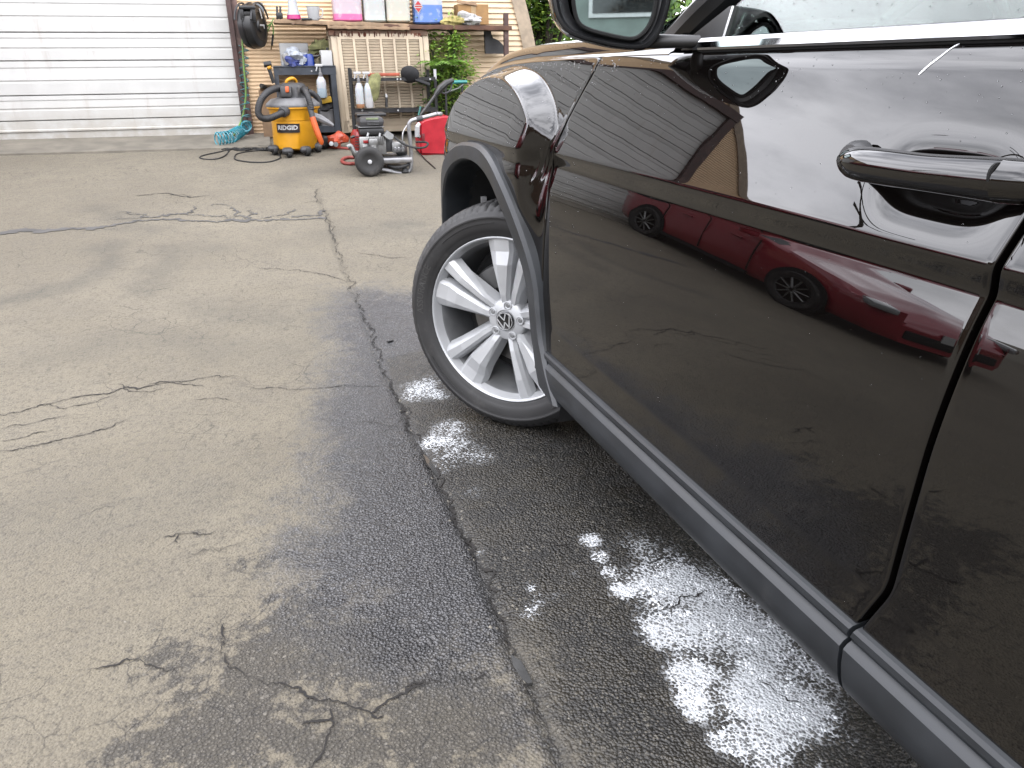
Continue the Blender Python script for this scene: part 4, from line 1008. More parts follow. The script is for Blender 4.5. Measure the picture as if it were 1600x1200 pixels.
# jugs: translucent tubs, the contents show through the wall
def jug_mat(name, upper, lower, level):
    t = NT(name); P = t.objc(); z = t.n('ShaderNodeSeparateXYZ', {0: P}).outputs[2]
    n = t.noise(P, 18, 6, .6)
    upper = tuple(x*.44 for x in upper); lower = tuple(x*.50 for x in lower)
    c = t.mix(t.ss(z, level-.004, level+.004), lower, upper)
    c = t.mix(t.ss(n, .52, .75, 0, .30), c, (.55, .52, .46))
    t.set(Base_Color=c, Roughness=.38, Subsurface_Weight=.25, Subsurface_Scale=.02); return t.m
def jug(label, pl_, pr_, pb, m, h=.40, t=-.23, lab=None):
    a, b = wp(pl_, pb, t-.1), wp(pr_, pb, t-.1); w = b[0]-a[0]; cx_ = (a[0]+b[0])/2; zb3 = a[2]
    th = Thing('plastic_jug', label, 'jug', (cx_, t, zb3), group='chemical jugs on the plank shelf')
    rows = []; D = .2
    for f, k in ((0, .80), (.012, .92), (.04, 1.0), (.36, .985), (.40, 1.0), (.72, 1.0), (.80, .95), (.86, .7)):
        ring = []
        for j in range(28):
            an = 2*math.pi*j/28; c_, s_ = math.cos(an), math.sin(an); p4 = 5
            q = (abs(c_)**p4+abs(s_)**p4)**(-1/p4)
            ring.append((cx_+c_*q*w/2*k, t+s_*q*D/2*k, zb3+h*f))
        rows.append(ring)
    mb_ = MB().grid(rows, wrap=True); mb_.f.append(tuple(range(27, -1, -1))); L = len(mb_.v)-28; mb_.f.append(tuple(L+k for k in range(28)))
    body = th.part('jug_body', mb_, m)
    th.part('handle', MB().tube(spline([(cx_-w*.28, t, zb3+h*.84), (cx_-w*.2, t, zb3+h*.97), (cx_+w*.05, t, zb3+h*.98), (cx_+w*.12, t, zb3+h*.84)], 5), .013, 8), m)
    th.part('cap', MB().lathe([(.03, 0), (.03, .035), (.026, .04), (0, .04)], (cx_+w*.3, t, zb3+h*.86), n=14), M_white)
    return th, (cx_, w, t-D/2, zb3)
hz_ = lambda py, pb: wp(600, py, -.33)[2]-wp(600, pb, -.33)[2]
jug('large milky jug one fifth full of pink liquid on the plank shelf', 522, 568, 33.5, jug_mat('jug_pink', (.74, .62, .68), (.78, .16, .40), hz_(21.5, 33.5)))
jug('milky white jug between the pink jug and the yellowed jug', 570, 604, 34, jug_mat('jug_white', (.68, .70, .68), (.62, .68, .64), hz_(24, 34)))
jug('yellowed cream jug left of the jug of blue liquid', 605, 643, 34.5, jug_mat('jug_cream', (.72, .70, .60), (.66, .63, .50), hz_(26, 34)))
bj, (cx_, w, tf, zb3) = jug('milky jug mostly full of blue liquid with red diamond sign', 648.5, 694, 37, jug_mat('jug_blue', (.64, .68, .76), (.14, .27, .66), hz_(7, 37)))
dx, dz = wp(653.5, 10, -.335)[0], wp(653.5, 10, -.335)[2]
dm = MB(); dm.prism([(dx-.045, dz), (dx, dz+.062), (dx+.045, dz), (dx, dz-.062)], tf-.0035, tf-.0015)
sg = bj.part('hazard_sign', dm, M_paper, smooth=False)
for sgn in (1, -1):
    bj.part('red_triangle', MB().prism([(dx-.030, dz+sgn*.014), (dx, dz+sgn*.050), (dx+.030, dz+sgn*.014)], tf-.0055, tf-.004), mat('sign_red', (.62, .03, .04), .5), parent=sg, smooth=False)
bj.part('red_band', MB().prism([(dx-.034, dz+.005), (dx+.034, dz+.005), (dx+.034, dz-.005), (dx-.034, dz-.005)], tf-.0055, tf-.004), mat('sign_red', (.62, .03, .04), .5), parent=sg, smooth=False)
# small things on the plank
zsp = lambda px: wp(px, 29.5+(px-428)*.0354, -.38)[2]
cl = MB(); c0 = wp(435.5, 22, -.36)
cl.rbox((wp(433, 20, -.36)[0], -.36, wp(433, 20, -.36)[2]), (.020, .03, .11), .005, rot=(0, .08, 0)); cl.rbox((wp(438, 20, -.36)[0], -.36, wp(438, 20, -.36)[2]), (.020, .03, .11), .005, rot=(0, .12, 0)); cl.rbox((c0[0]+.005, -.36, zsp(435)+.03), (.06, .04, .055), .008)
single('clamp', 'black forked clamp standing at the left end of the plank', 'clamp', cl, M_blk, (c0[0], -.36, zsp(435)))
q_ = wp(458.5, 20, -.36); z0 = zsp(458)
fb = Thing('dilution_bottle', 'white conical bottle with magenta liquid and black cap on the plank', 'bottle', (q_[0], -.36, z0))
fb.part('liquid', MB().lathe([(.060, z0), (.066, z0+.006), (.060, z0+.040)], (q_[0], -.36, 0), n=20), mat('magenta_liquid', (.62, .015, .22), .35))
fb.part('bottle', MB().lathe([(.0598, z0+.0405), (.045, z0+.10), (.036, z0+.20), (.034, z0+.23)], (q_[0], -.36, 0), n=20), M_bottle)
fb.part('cap', MB().lathe([(.034, z0+.23), (.036, z0+.235), (.036, z0+.29), (0, z0+.29)], (q_[0], -.36, 0), n=16), M_blk)
q_ = wp(489.5, 20, -.36); z0 = zsp(489)
wc_ = Thing('measuring_cup', 'white plastic measuring cup on the plank beside the pink jug', 'cup', (q_[0], -.36, z0))
wc_.part('cup', MB().lathe([(.046, z0), (.052, z0+.01), (.060, z0+.115), (.064, z0+.118), (.058, z0+.118), (.05, z0+.02), (0, z0+.02)], (q_[0], -.36, 0), n=22), M_white)
wc_.part('handle', MB().tube(spline([(q_[0]+.055, -.36, z0+.10), (q_[0]+.085, -.37, z0+.09), (q_[0]+.08, -.37, z0+.04), (q_[0]+.052, -.36, z0+.03)], 4), .006, 6), M_white)
br_ = Thing('detail_brush', 'black handled brush lying on the plank in front of the white cup', 'brush', wp(480, 30, -.40))
br_.part('grip', MB().tube([wp(471, 29.5, -.405), wp(474, 29.8, -.405), wp(487, 30, -.405)], [.010, .013, .010], 8), M_blk)
br_.part('shaft', MB().tube(spline([wp(487, 30, -.405), wp(494, 29, -.4), wp(500, 28.5, -.39), wp(506, 28, -.38)], 4), .005, 6), M_steel)
a_, b_ = wp(716, 38, -.27), wp(763, 7, -.27)
bx = Thing('shelf_carton', 'open orange tan cardboard box at the right end of the plank', 'cardboard box', ((a_[0]+b_[0])/2, -.2, a_[2]))
bx.part('carton', MB().box(((a_[0]+b_[0])/2, -.18, (a_[2]+b_[2])/2), (b_[0]-a_[0], .18, b_[2]-a_[2])), M_card)
bx.part('tape', MB().box((wp(740, 20, -.27)[0], -.2716, (a_[2]+b_[2])/2), (.05, .002, b_[2]-a_[2]-.004)), mat('tan_tape', (.58, .40, .20), .4))
bx.part('flap', MB().box(((a_[0]+b_[0])/2-.06, -.26, b_[2]+.012), (.20, .06, .006), rot=(.5, .12, 0)), M_card2)
single('plastic_bag', 'crumpled clear white plastic bag in front of the cardboard box', 'plastic bag', MB().blob(wp(733, 30, -.36), (.115, .06, .055), 9, .35, 22, 14, 3), mat('film_white', (.62, .61, .60), .3, var=.25, scale=24), wp(733, 38, -.36), sharp=20)
single('yellow_cloth', 'pale yellow cloth on the plank between blue jug and plastic bag', 'cloth', MB().blob(wp(708, 34, -.36), (.10, .05, .035), 19, .4, 16, 9, 3), mat('pale_yellow_cloth', (.55, .46, .17), .95, var=.3, scale=25), wp(708, 38, -.36), sharp=25)
kb = MB().prism([tuple(wp(x_, y_, -.15)[[0, 2]]) for x_, y_ in ((756, 44), (766, 45), (767, 53), (770, 60), (778, 63), (785, 70), (790, 84), (758, 84), (757, 62))], -.17, -.13)
single('hanging_bumper_trim', 'black plastic panel hanging on the siding under the right end of the plank', 'trim', kb, M_dgrey, wp(770, 84, -.15))

# --- black steel rack in front of the cooler
rk = -.62
def RQ(px, py, dt=0.0): return wp(px, py, rk+dt)
rack = Thing('tool_rack', 'black steel two shelf rack standing in front of the cooler louvres', 'rack', (RQ(612, 190)[0], rk, gz(RQ(612, 190)[0], rk)))
x0, x1 = RQ(549, 150)[0], RQ(681, 150)[0]; ztp = RQ(549, 106)[2]; g_ = gz(x0, rk)
for (x_, t_, zt_, m_) in ((x0, rk, ztp, M_rack), (x0+.03, rk+.22, ztp-.01, M_rack), (x1, rk, RQ(681, 124)[2], M_rack), (x1-.03, rk+.22, ztp-.02, M_rack)):
    rack.part('post', MB().box((x_, t_, (g_-.02+zt_)/2), (.026, .026, zt_-g_+.02)), m_)
rack.part('post_sleeve', MB().box((x1+.0, rk-.002, (RQ(681, 124)[2]+RQ(681, 108)[2])/2+.0005), (.024, .024, RQ(681, 108)[2]-RQ(681, 124)[2])), M_white)
for pyt, pyb in ((121, 126.5), (169, 176)):
    za, zb4 = RQ(600, pyt)[2], RQ(600, pyb)[2]
    rack.part('shelf', MB().box(((x0+x1)/2, rk+.11, (za+zb4)/2), (x1-x0-.028, .24, (za-zb4)*.55)), M_rack)
    rack.part('front_rail', MB().box(((x0+x1)/2, rk-.016, (za+zb4)/2), (x1-x0, .008, za-zb4)), M_rack)
    for px_ in ((566, 622) if pyt > 130 else (621, 626, 672)): rack.part('bolt', MB().lathe([(.009, 0), (.008, .004), (0, .006)], RQ(px_, (pyt+pyb)/2, -.021), ax=(0, -1, 0), n=8), M_white)
mdl = MB().tube([RQ(604, 168, -.03), RQ(604, 152, -.03)], .013, 8); single('scraper', 'black handle with white tip standing on the lower rack shelf', 'scraper', mdl, M_blk, RQ(604, 169, -.03))
single('scraper_tip', 'white hooked tip above the black handle on the rack', 'hook', MB().tube(spline([RQ(604, 152, -.03), RQ(603.5, 149, -.03), RQ(602, 147.5, -.03)], 4), .010, 8), M_white, RQ(604, 152, -.03))
spray_bottle('spray_bottle', 'spray bottle with amber liquid in the bottom, left one on the rack', 554.5, 567.5, 112, 137, 169, rk-.05, M_tliq, .2, 'spray bottles on the rack')
spray_bottle('spray_bottle', 'all white spray bottle, right one of the pair on the rack', 568.5, 581.5, 112, 137, 169, rk-.05, M_wliq, .5, 'spray bottles on the rack')
gv = MB().blob(RQ(585.5, 132, -.05), (.062, .03, .105), 41, .30, 16, 14, 2.2); single('work_glove', 'olive yellow work glove hanging from the upper rack shelf', 'glove', gv, M_cloth, RQ(585, 150, -.05), sharp=25)
single('orange_level', 'orange red straight bar lying on the upper rack shelf', 'bar', MB().rbox((RQ(600, 116)[0], rk+.02, RQ(600, 116.5)[2]), (RQ(625, 116)[0]-RQ(575, 116)[0], .03, .028), .005), mat('faded_orange', (.55, .11, .05), .6, dirt=.3), RQ(600, 119))
q_ = RQ(641, 116, .0)
cp_ = Thing('baseball_cap', 'black baseball cap resting on the upper rack shelf', 'cap', (q_[0], q_[1], q_[2]-.06))
cp_.part('crown', MB().blob((q_[0], q_[1]+.03, q_[2]-.005), (.092, .10, .072), 2, .12, 20, 12, 1.5), M_black_cloth)
vis = MB(); vis.grid([[(q_[0]+.03+.14*u+.02*math.sin(v*3), q_[1]-.08+.16*v, q_[2]-.03-.05*u-.02*(2*v-1)**2) for v in (0, .2, .4, .6, .8, 1)] for u in (0, .3, .6, 1)]); vis.grid([[(q_[0]+.03+.14*u+.02*math.sin(v*3), q_[1]-.08+.16*v, q_[2]-.037-.05*u-.02*(2*v-1)**2) for v in (0, .2, .4, .6, .8, 1)] for u in (0, .3, .6, 1)])
cp_.part('visor', vis, M_black_cloth)

# --- pressure washer
wb = wg(577, 275.5); pw_t = wb[1]
def Q(px, py, dt=0.0): return wp(px, py, pw_t+dt)
wsh = Thing('pressure_washer', 'petrol pressure washer with silver tube frame and black wheels', 'pressure washer', (wb[0], pw_t, wb[2]))
def pneu(c_, R, ax=(0, -1, 0), w=.045):
    pr = [(R*.46, -w*.75), (R*.52, -w*.9), (R*.80, -w), (R*.93, -w*.82), (R, -w*.35), (R, w*.35), (R*.93, w*.82), (R*.80, w), (R*.52, w*.9), (R*.46, w*.75)]
    return MB().lathe(pr, c_, ax, 36)
R_ = (Q(600, 254)[0]-Q(554.5, 254)[0])/2; wc0 = Q(577.2, 253.5)
def Wheel(c_):
    w1 = wsh.part('wheel', pneu(c_, R_), M_tyre, sharp=60)
    wsh.part('rim', MB().lathe([(R_*.47, -.026), (R_*.47, .02), (R_*.42, .028), (R_*.40, .012), (R_*.20, .010), (R_*.18, .03), (0, .03)], c_, (0, -1, 0), 28), M_dgrey, parent=w1)
    wsh.part('hub', MB().lathe([(R_*.15, .025), (R_*.15, .045), (R_*.1, .052), (0, .053)], c_, (0, -1, 0), 14), M_white, parent=w1)
Wheel((wc0[0], pw_t, gz(wc0[0], pw_t)+R_)); Wheel((wc0[0]+.02, pw_t+.48, gz(wc0[0], pw_t+.48)+R_))
wsh.part('axle', MB().tube([(wc0[0], pw_t, wc0[2]), (wc0[0]+.02, pw_t+.48, wc0[2]+.04)], .012, 8), M_steel)
for dt in (.08, .42):
    fr_ = [Q(556, 238, dt), Q(575, 247, dt), Q(590, 262, dt), Q(606, 266.5, dt), Q(624, 270, dt), Q(633, 270.5, dt), Q(640, 266, dt), Q(642.5, 258, dt), Q(642.5, 240, dt), Q(640.5, 215, dt), Q(639, 197, dt), Q(641, 190.5, dt), Q(647, 187, dt), Q(665, 182.5, dt), Q(682, 178, dt)]
    wsh.part('frame_tube', MB().tube(spline(fr_, 6), .0165, 10), M_steel)
hd = [Q(682, 178, .08), Q(688.5, 178, .1), Q(689, 178, .22), Q(688.5, 178, .4), Q(682, 178, .42)]
wsh.part('handle_bar', MB().tube(spline(hd, 5), .0165, 10), M_steel)
wsh.part('frame_clamp', MB().tube([Q(651, 186.5, .08), Q(660, 184, .08)], .023, 10), M_dgrey); wsh.part('frame_clamp', MB().tube([Q(651, 186.5, .42), Q(660, 184, .42)], .023, 10), M_dgrey)
a_, b_ = Q(596, 246, .04), Q(641, 256, .04)
wsh.part('engine_plate', MB().rbox(((a_[0]+b_[0])/2-.05, pw_t+.25, (a_[2]+b_[2])/2), (b_[0]-a_[0]+.15, .40, .045), .012), M_steel)
ez = Q(580, 243, .2)[2]
def bx_(pl_, pt_, pr_, pb_, dt, dep_, r=.012, rot=None):
    a, b = Q(pl_, pb_, dt), Q(pr_, pt_, dt); return MB().rbox(((a[0]+b[0])/2, pw_t+dt+dep_/2, (a[2]+b[2])/2), (b[0]-a[0], dep_, b[2]-a[2]), r, rot)
wsh.part('fuel_tank', bx_(561.5, 182, 600.5, 199.5, .10, .28, .035), M_dgrey)
wsh.part('tank_seam', bx_(560.5, 197.5, 601, 200, .095, .29, .004), M_grey)
wsh.part('engine_cover', bx_(562, 199.8, 600, 212, .11, .25, .012), M_blk)
for k in range(3): wsh.part('tank_groove', bx_(574, 190+k*2.2, 592, 191+k*2.2, .093, .02, .002), M_grey)
wsh.part('tank_label', bx_(572, 184, 591, 187.5, .10, .05, .003), mat('olive_decal', (.26, .32, .17), .5))
wsh.part('fuel_cap', MB().lathe([(.035, 0), (.035, .03), (.03, .036), (0, .036)], Q(580, 182, .24), n=16), M_blk)
wsh.part('air_filter', bx_(557, 176, 604, 183, .20, .18, .02), M_blk)
wsh.part('engine_block', bx_(563, 212, 603, 243, .12, .24, .015), M_alu)
fins = MB()
for k in range(8): fins.add(*(lambda m: (m.v, m.f))(bx_(578+k*3.0, 214, 579.2+k*3.0, 226, .105, .02, .001)))
wsh.part('cooling_fins', fins, M_alu, stuff=True)
rc_ = Q(557, 222, .12); rcl = MB().lathe([(.075, -.03), (.092, -.02), (.092, .03), (.07, .045), (.03, .05), (0, .05)], (rc_[0]+.03, pw_t+.24, rc_[2]), ax=(-1, -.35, 0), n=24)
rec = wsh.part('recoil_starter', rcl, M_redm)
for k in range(5): wsh.part('vent_slot', bx_(554.5, 212+k*4.3, 562, 213.5+k*4.3, .125, .012, .001), M_blk, parent=rec)
wsh.part('starter_grip', MB().tube([Q(548, 215, .16), Q(554, 213, .16)], .012, 8), M_blk)
wsh.part('carburettor', bx_(577, 216, 590, 228, .06, .07, .01), M_alu); wsh.part('carburettor_bowl', MB().lathe([(.022, -.02), (.03, -.01), (.03, .03), (.015, .035)], Q(584, 233, .08), n=14), M_alu)
wsh.part('choke_lever', MB().tube([Q(574, 213, .05), Q(575.5, 207.5, .05)], .008, 8), M_white); wsh.part('throttle_lever', MB().tube([Q(593, 213, .05), Q(594, 208, .05)], .008, 8), M_white)
wsh.part('warning_label', bx_(567, 225, 574, 230, .112, .01, .001), M_paper); wsh.part('red_cover', bx_(568, 219, 575.5, 224, .10, .03, .004), M_redm)
wsh.part('muffler', bx_(600, 216, 614, 238, .14, .2, .02), M_dgrey)
wsh.part('pump', bx_(613, 221, 634, 239, .12, .18, .015), M_alu)
pm = MB()
for k in range(3): pm.lathe([(.016, 0), (.018, .012), (.012, .02), (0, .02)], Q(617+6*k, 233, .115), ax=(0, -1, 0), n=10)
wsh.part('pump_bolt', pm, M_steel)
wsh.part('pump_head', bx_(621, 226, 636, 243, .20, .12, .012), M_blk)
dl = MB().prism([tuple(Q(x_, y_, .05)[[0, 2]]) for x_, y_ in ((600, 212), (606, 204), (615.5, 211), (614, 217), (608, 218))], pw_t+.05, pw_t+.13); wsh.part('heat_guard', dl, mat('pale_guard', (.55, .56, .56), .4, .3))
wsh.part('pressure_hose', MB().tube(spline([Q(616, 214, .06), Q(626, 222, .04), Q(638, 228, .02), Q(652, 231, .0), Q(664, 230, -.02), Q(668.5, 225, 0), Q(664, 222, .05), Q(650, 222, .1)], 6), .0085, 8), M_rubber)
wsh.part('pressure_hose', MB().tube(spline([Q(606, 259, .1), Q(620, 262, .06), Q(634, 259, .06), Q(640, 254, .1)], 6), .014, 8), M_rubber)
wsh.part('fuel_line', MB().tube(spline([Q(629, 236, .1), Q(629, 212, .1), Q(631, 204, .12), Q(636, 196, .14)], 5), .006, 6), M_steel)
wsh.part('valve', MB().tube(spline([Q(543, 230, .05), Q(548, 228, .05), Q(552, 236, .05), Q(557, 242, .05)], 4), .020, 10), M_alu)
wsh.part('chock_foot', MB().lathe([(.03, 0), (.035, .01), (.02, .04), (0, .04)], (Q(633, 271, .08)[0], pw_t+.08, gz(Q(633, 271, .08)[0], pw_t+.08)-.002), n=12), M_rubber)
# hoses
single('red_hose', 'red rubber hose looped on the asphalt beside the washer wheel', 'hose', MB().tube(spline([on_ground(x_, y_, .015) for x_, y_ in ((575, 250), (556, 248.5), (542, 249), (535, 252.5), (536, 256.5), (545, 258.5), (556, 258), (575, 257))], 6), .0145, 10), M_rhose, wg(545, 255))
single('red_feed_hose', 'straight red hose lying between the vacuum and the washer', 'hose', MB().tube(spline([on_ground(x_, y_, .012) for x_, y_ in ((496, 230), (512, 231.5), (528, 233), (546, 234.5), (560, 236))], 5), .0125, 10), M_rhose, wg(525, 232))
# red jug right of the washer
rb = wg(672, 242); rj_t = rb[1]
def J(px, py, dt=0.0): return wp(px, py, rj_t+dt)
can = Thing('fuel_can', 'red plastic fuel can with white spout right of the washer handle', 'fuel can', (rb[0], rj_t, rb[2]))
pf = [(656, 242), (655, 224), (655, 205), (656, 192), (662, 187), (676, 183), (696, 180), (708, 183), (715, 200), (715, 236), (712, 243)]
mb = MB().prism([tuple(J(x_, y_)[[0, 2]]) for x_, y_ in pf], rj_t-.02, rj_t+.22)
bm = bmesh.new(); vs_ = [bm.verts.new(v) for v in mb.v]; [bm.faces.new([vs_[i] for i in f]) for f in mb.f]
bmesh.ops.recalc_face_normals(bm, faces=bm.faces); bmesh.ops.bevel(bm, geom=list(bm.edges), offset=.018, segments=3, affect='EDGES'); bm.verts.index_update()
mb = MB().add([tuple(v.co) for v in bm.verts], [tuple(v.index for v in f.verts) for f in bm.faces]); bm.free()
can.part('can_body', mb, M_red, sharp=50)
can.part('recess_shade', bxj := MB().rbox(((J(657, 215)[0]+J(664, 215)[0])/2, rj_t-.021, (J(660, 208)[2]+J(660, 222)[2])/2), (.03, .012, .075), .005), mat('shaded_red', (.22, .004, .01), .5))  # raised darker red block, the shade of a recess put into its colour
can.part('spout', MB().tube([J(657, 214, .02), J(652, 212, -.01), J(652, 198, -.02), J(655, 193, 0)], [.018, .024, .022, .016], 10), M_white)
# spray lance leaning by the washer
ln = Thing('spray_lance', 'black spray gun with lance propped on the washer handle', 'spray gun', Q(676, 160, .2))
ln.part('lance', MB().tube([Q(657, 180, .2), Q(672, 160, .22), Q(682, 146, .24)], .013, 8), M_blk)
ln.part('gun_body', MB().tube([Q(680, 149, .24), Q(688, 138, .25), Q(697, 130, .26), Q(708, 125, .27)], [.018, .030, .028, .018], 10), M_blk)
ln.part('trigger_guard', MB().tube(spline([Q(686, 142, .25), Q(695, 146, .25), Q(704, 140, .26), Q(706, 128, .27)], 5), .008, 6), M_dgrey)
ln.part('coupling', MB().tube([Q(654, 180, .2), Q(656, 172, .2), Q(657, 166, .2)], .008, 6), mat('teal_tie', (.05, .25, .22), .5))
single('thin_rod', 'thin dark rod lying slanted on the asphalt right of the washer', 'rod', MB().tube([on_ground(648, 236, .03), on_ground(664, 250, .008), on_ground(680, 264, .006)], .005, 6), M_rack, wg(664, 250))
tl = Thing('garden_trolley', 'teal topped trolley handle among the plants behind the car', 'trolley', wp(712, 150, -.7))
tl.part('teal_bar', MB().tube([wp(692, 130, -.7), wp(700, 129, -.7), wp(716, 128, -.72), wp(730, 128, -.74)], .016, 8), M_teal)
for px_ in (696, 722):
    q_ = wp(px_, 130, -.72); tl.part('leg', MB().tube([tuple(q_), (q_[0], q_[1], gz(q_[0], q_[1]))], .012, 8), M_rack)
tl.part('wire', MB().tube([wp(694, 146, -.72), wp(716, 138, -.74), wp(724, 132, -.74)], .006, 6), M_grey)
# ------------------------------------------------------------------ the black SUV
def paint_mat():
    t = NT('black_clearcoat'); P = t.objc()
    fl = t.n('ShaderNodeTexVoronoi', {'Vector': P, 'Scale': 900.0}).outputs['Color']
    base = t.mix(.25, (0.0016, 0.0013, 0.0012), t.mix(.5, fl, (0, 0, 0)), 'SOFT_LIGHT')
    dust = t.ss(t.noise(P, 330, 2, .5), .70, .80)
    dz_ = t.n('ShaderNodeSeparateXYZ', {0: P}).outputs[2]
    film = t.math('MULTIPLY', t.ss(dz_, .75, .30), t.ss(t.noise(P, 7, 7, .65), .38, .75))      # road film on the lower doors
    base = t.mix(t.math('MULTIPLY', film, .03), base, (.05, .047, .043))
    base = t.mix(t.math('MULTIPLY', dust, .16), base, (.10, .095, .085))
    t.set(Base_Color=base, Roughness=.35, Coat_Weight=1.0, Coat_IOR=1.58, Coat_Roughness=t.math('ADD', .012, t.math('MULTIPLY', film, .05)))
    t.bs.inputs['Specular IOR Level'].default_value = .0
    t.set(Coat_Normal=t.bump(t.noise(P, 5.5, 2, .4), .006, .05))
    return t.m
M_paint = paint_mat()
M_clad = mat('grey_cladding', (0.026, 0.030, 0.035), 0.44, var=.25, scale=8, dirt=.22, dirtcol=(.045, .045, .045), bump=.10, bscale=700)
M_chrome = mat('chrome_trim', (.86, .86, .87), .10, 1.0, var=.03)
M_sat = mat('satin_black_trim', (.020, .021, .023), .38, var=.15)
M_gap = mat('gap_black', (.003, .003, .003), .95, var=.1)
M_well = mat('wheel_well_liner', (.008, .008, .008), .9, var=.3, dirt=.2, dirtcol=(.03, .03, .03))
M_rim = mat('silver_alloy', (.31, .317, .325), .42, .35, var=.03, scale=20, coat=.25, raw=True)
M_rimd = mat('shaded_alloy', (.40, .41, .42), .42, .6, var=.1, dirt=.2, dirtcol=(.15, .14, .13))
M_disc = mat('brake_steel', (.32, .31, .30), .38, .9, var=.15, scale=30, dirt=.2)
M_cal = mat('caliper_cast', (.16, .16, .16), .55, .5, dirt=.3)
M_tread = mat('suv_tyre_rubber', (.024, .0235, .024), .62, var=.2, scale=9, dirt=.22, dirtcol=(.060, .057, .052), bump=.15, bscale=120)
M_letter = mat('tyre_lettering', (.060, .059, .058), .5, var=.2)
M_inter = mat('interior_grey', (.16, .165, .17), .7, var=.12)
M_interd = mat('interior_dark', (.05, .052, .055), .6, var=.15)
def glass_mat():
    t = NT('green_tinted_glass'); t.set(Base_Color=(.57, .72, .655), Roughness=.0, Transmission_Weight=1.0, IOR=1.5)
    return t.m
M_glass = glass_mat()
def mirror_mat():
    t = NT('mirror_glass'); t.set(Base_Color=(.62, .72, .70), Metallic=1.0, Roughness=.015); return t.m
M_mirror = mirror_mat()
M_lens = mat('headlamp_lens', (.55, .57, .58), .06, .0, var=.1, coat=1.0)

XC, XM = 0.775, 1.715
_tz = [(.20, 6), (.40, 6), (.485, 5), (.500, 0), (.62, .2), (.70, 1.2), (.76, 3.2), (.80, 5.3), (.84, 7.5), (.88, 9.8), (.924, 12), (.932, -8), (.940, -16), (.955, -16), (.962, -4), (.968, 14), (.973, 16), (1.03, 17), (1.12, 19.5), (1.165, 21), (1.178, 32), (1.196, 38), (1.22, 40), (1.40, 40)]
_zz = np.arange(.20, 1.40, .0005)
_tl = np.tan(np.radians(np.interp(_zz, [a for a, _ in _tz], [b for _, b in _tz])))
_dd = np.concatenate([[0], np.cumsum((_tl[1:]+_tl[:-1])/2*.0005)])
_dd -= np.interp(.965, _zz, _dd)
def dz(z): return np.interp(z, _zz, _dd)
AY, AZ = 2.37, .40                   # front wheel arch centre
RY = 2.303-2.98+.03
KS = .775/.755
def smst(x, a, b):
    t = np.clip((x-a)/(b-a), 0, 1); return t*t*(3-2*t)
def base_x(y, z):
    y = np.asarray(y, float); z = np.asarray(z, float)
    return XC + dz(z) + .006*(y-1.25)**2 + .55*np.maximum(0, y-2.72)**2 + .03*np.maximum(0, -1.2-y)**2
def on_side(px, py):
    x = XC
    for _ in range(60):
        p = on_x(px, py, x); x = .5*x+.5*float(base_x(p[1], p[2]))
    return on_x(px, py, x)
_gk = np.exp(-.5*(np.arange(-12, 13)/5.0)**2); _gk /= _gk.sum()
def smooth_tab(deg, val):
    d = np.arange(-40, 231); v = np.interp(d, deg, val); v = np.convolve(np.pad(v, 12, mode='edge'), _gk, 'valid'); return lambda th: np.interp(th, d, v)
R_OUT = smooth_tab([-15, 0, 24, 38, 50, 62, 80, 100, 121, 138, 150, 160, 171, 176, 183, 189, 196], [.56, .57, .60, .645, .62, .59, .555, .55, .525, .49, .475, .458, .455, .465, .51, .62, .68])
R_IN = smooth_tab([-15, 10, 24, 36, 51, 65, 82, 113, 134, 150, 160, 172, 180, 190, 200], [.48, .52, .55, .57, .55, .52, .495, .467, .425, .395, .382, .378, .40, .47, .5])
def flare_x(th, y): k = smst(th, 112, 158); return (.703+.55*np.maximum(0, y-2.72)**2)*(1-k)+.744*k
R_H = smooth_tab([0, 30, 60, 90, 122, 129, 140, 150, 165, 180], [.72, .74, .79, .77, .775, .745, .665, .60, .53, .50])
def FS(z): return np.interp(z, SEAM_Z, SEAM_Y)
def side_x(y, z):
    y = np.asarray(y, float); z = np.asarray(z, float)
    x = base_x(y, z)
    for cy, fl in ((AY, 1), (RY, -1)):
        r = np.hypot(y-cy, z-AZ); th = np.degrees(np.arctan2(z-AZ, (y-cy)*fl)); th = np.where(th < -90, th+360, th)
        rh = R_H(th)
        u_ = np.clip((r-(rh-.032))/.032, 0, 1); w = 1-smst(u_, 0, 1)
        fs_ = FS(z) if fl > 0 else -9.0
        w = w*smst(y, fs_+.0, fs_+.12)*(1-smst(th, 138, 166))
        x = x + w*np.minimum(0, flare_x(th, y if fl > 0 else np.zeros_like(y)) + .012 + .80*np.maximum(dz(z), 0) - x)
    # finger cup behind the door handle
    x = x + .016*np.exp(-((y-.725)/.080)**4-((z-1.036)/.034)**2)
    x = x + .013*np.exp(-((y+.28)/.085)**4-((z-1.050)/.034)**2)
    return x
def rnd_edge(e, R=.0045):
    e = np.clip(e, 0, R); return R-np.sqrt(np.maximum(R*R-(R-e)**2, 0))
EO = np.array([0, .0006, .0015, .0028, .0045])
def span(a, b, n):
    mid = np.linspace(a+.0045, b-.0045, n); return np.concatenate([a+EO[:-1], mid, b-EO[:-1][::-1]])
def side_panel(ya, yb, z0, z1, ny, nz):
    """door skin between the seams ya(z) and yb(z), edges rolled in"""
    zs_ = span(z0, z1, nz); rows = []
    for z in zs_:
        a, b = ya(z), yb(z); yy = span(a, b, ny)
        x = side_x(yy, z) + rnd_edge(yy-a) + rnd_edge(b-yy) + rnd_edge(z-z0) + rnd_edge(z1-z)
        row = [(x[0]+.03, yy[0], z)]+[(x[k], yy[k], z) for k in range(len(yy))]+[(x[-1]+.03, yy[-1], z)]
        rows.append(row)
    rows = [[(p[0]+.03, p[1], p[2]) for p in rows[0]]]+rows+[[(p[0]+.03, p[1], p[2]) for p in rows[-1]]]
    return MB().grid(rows)
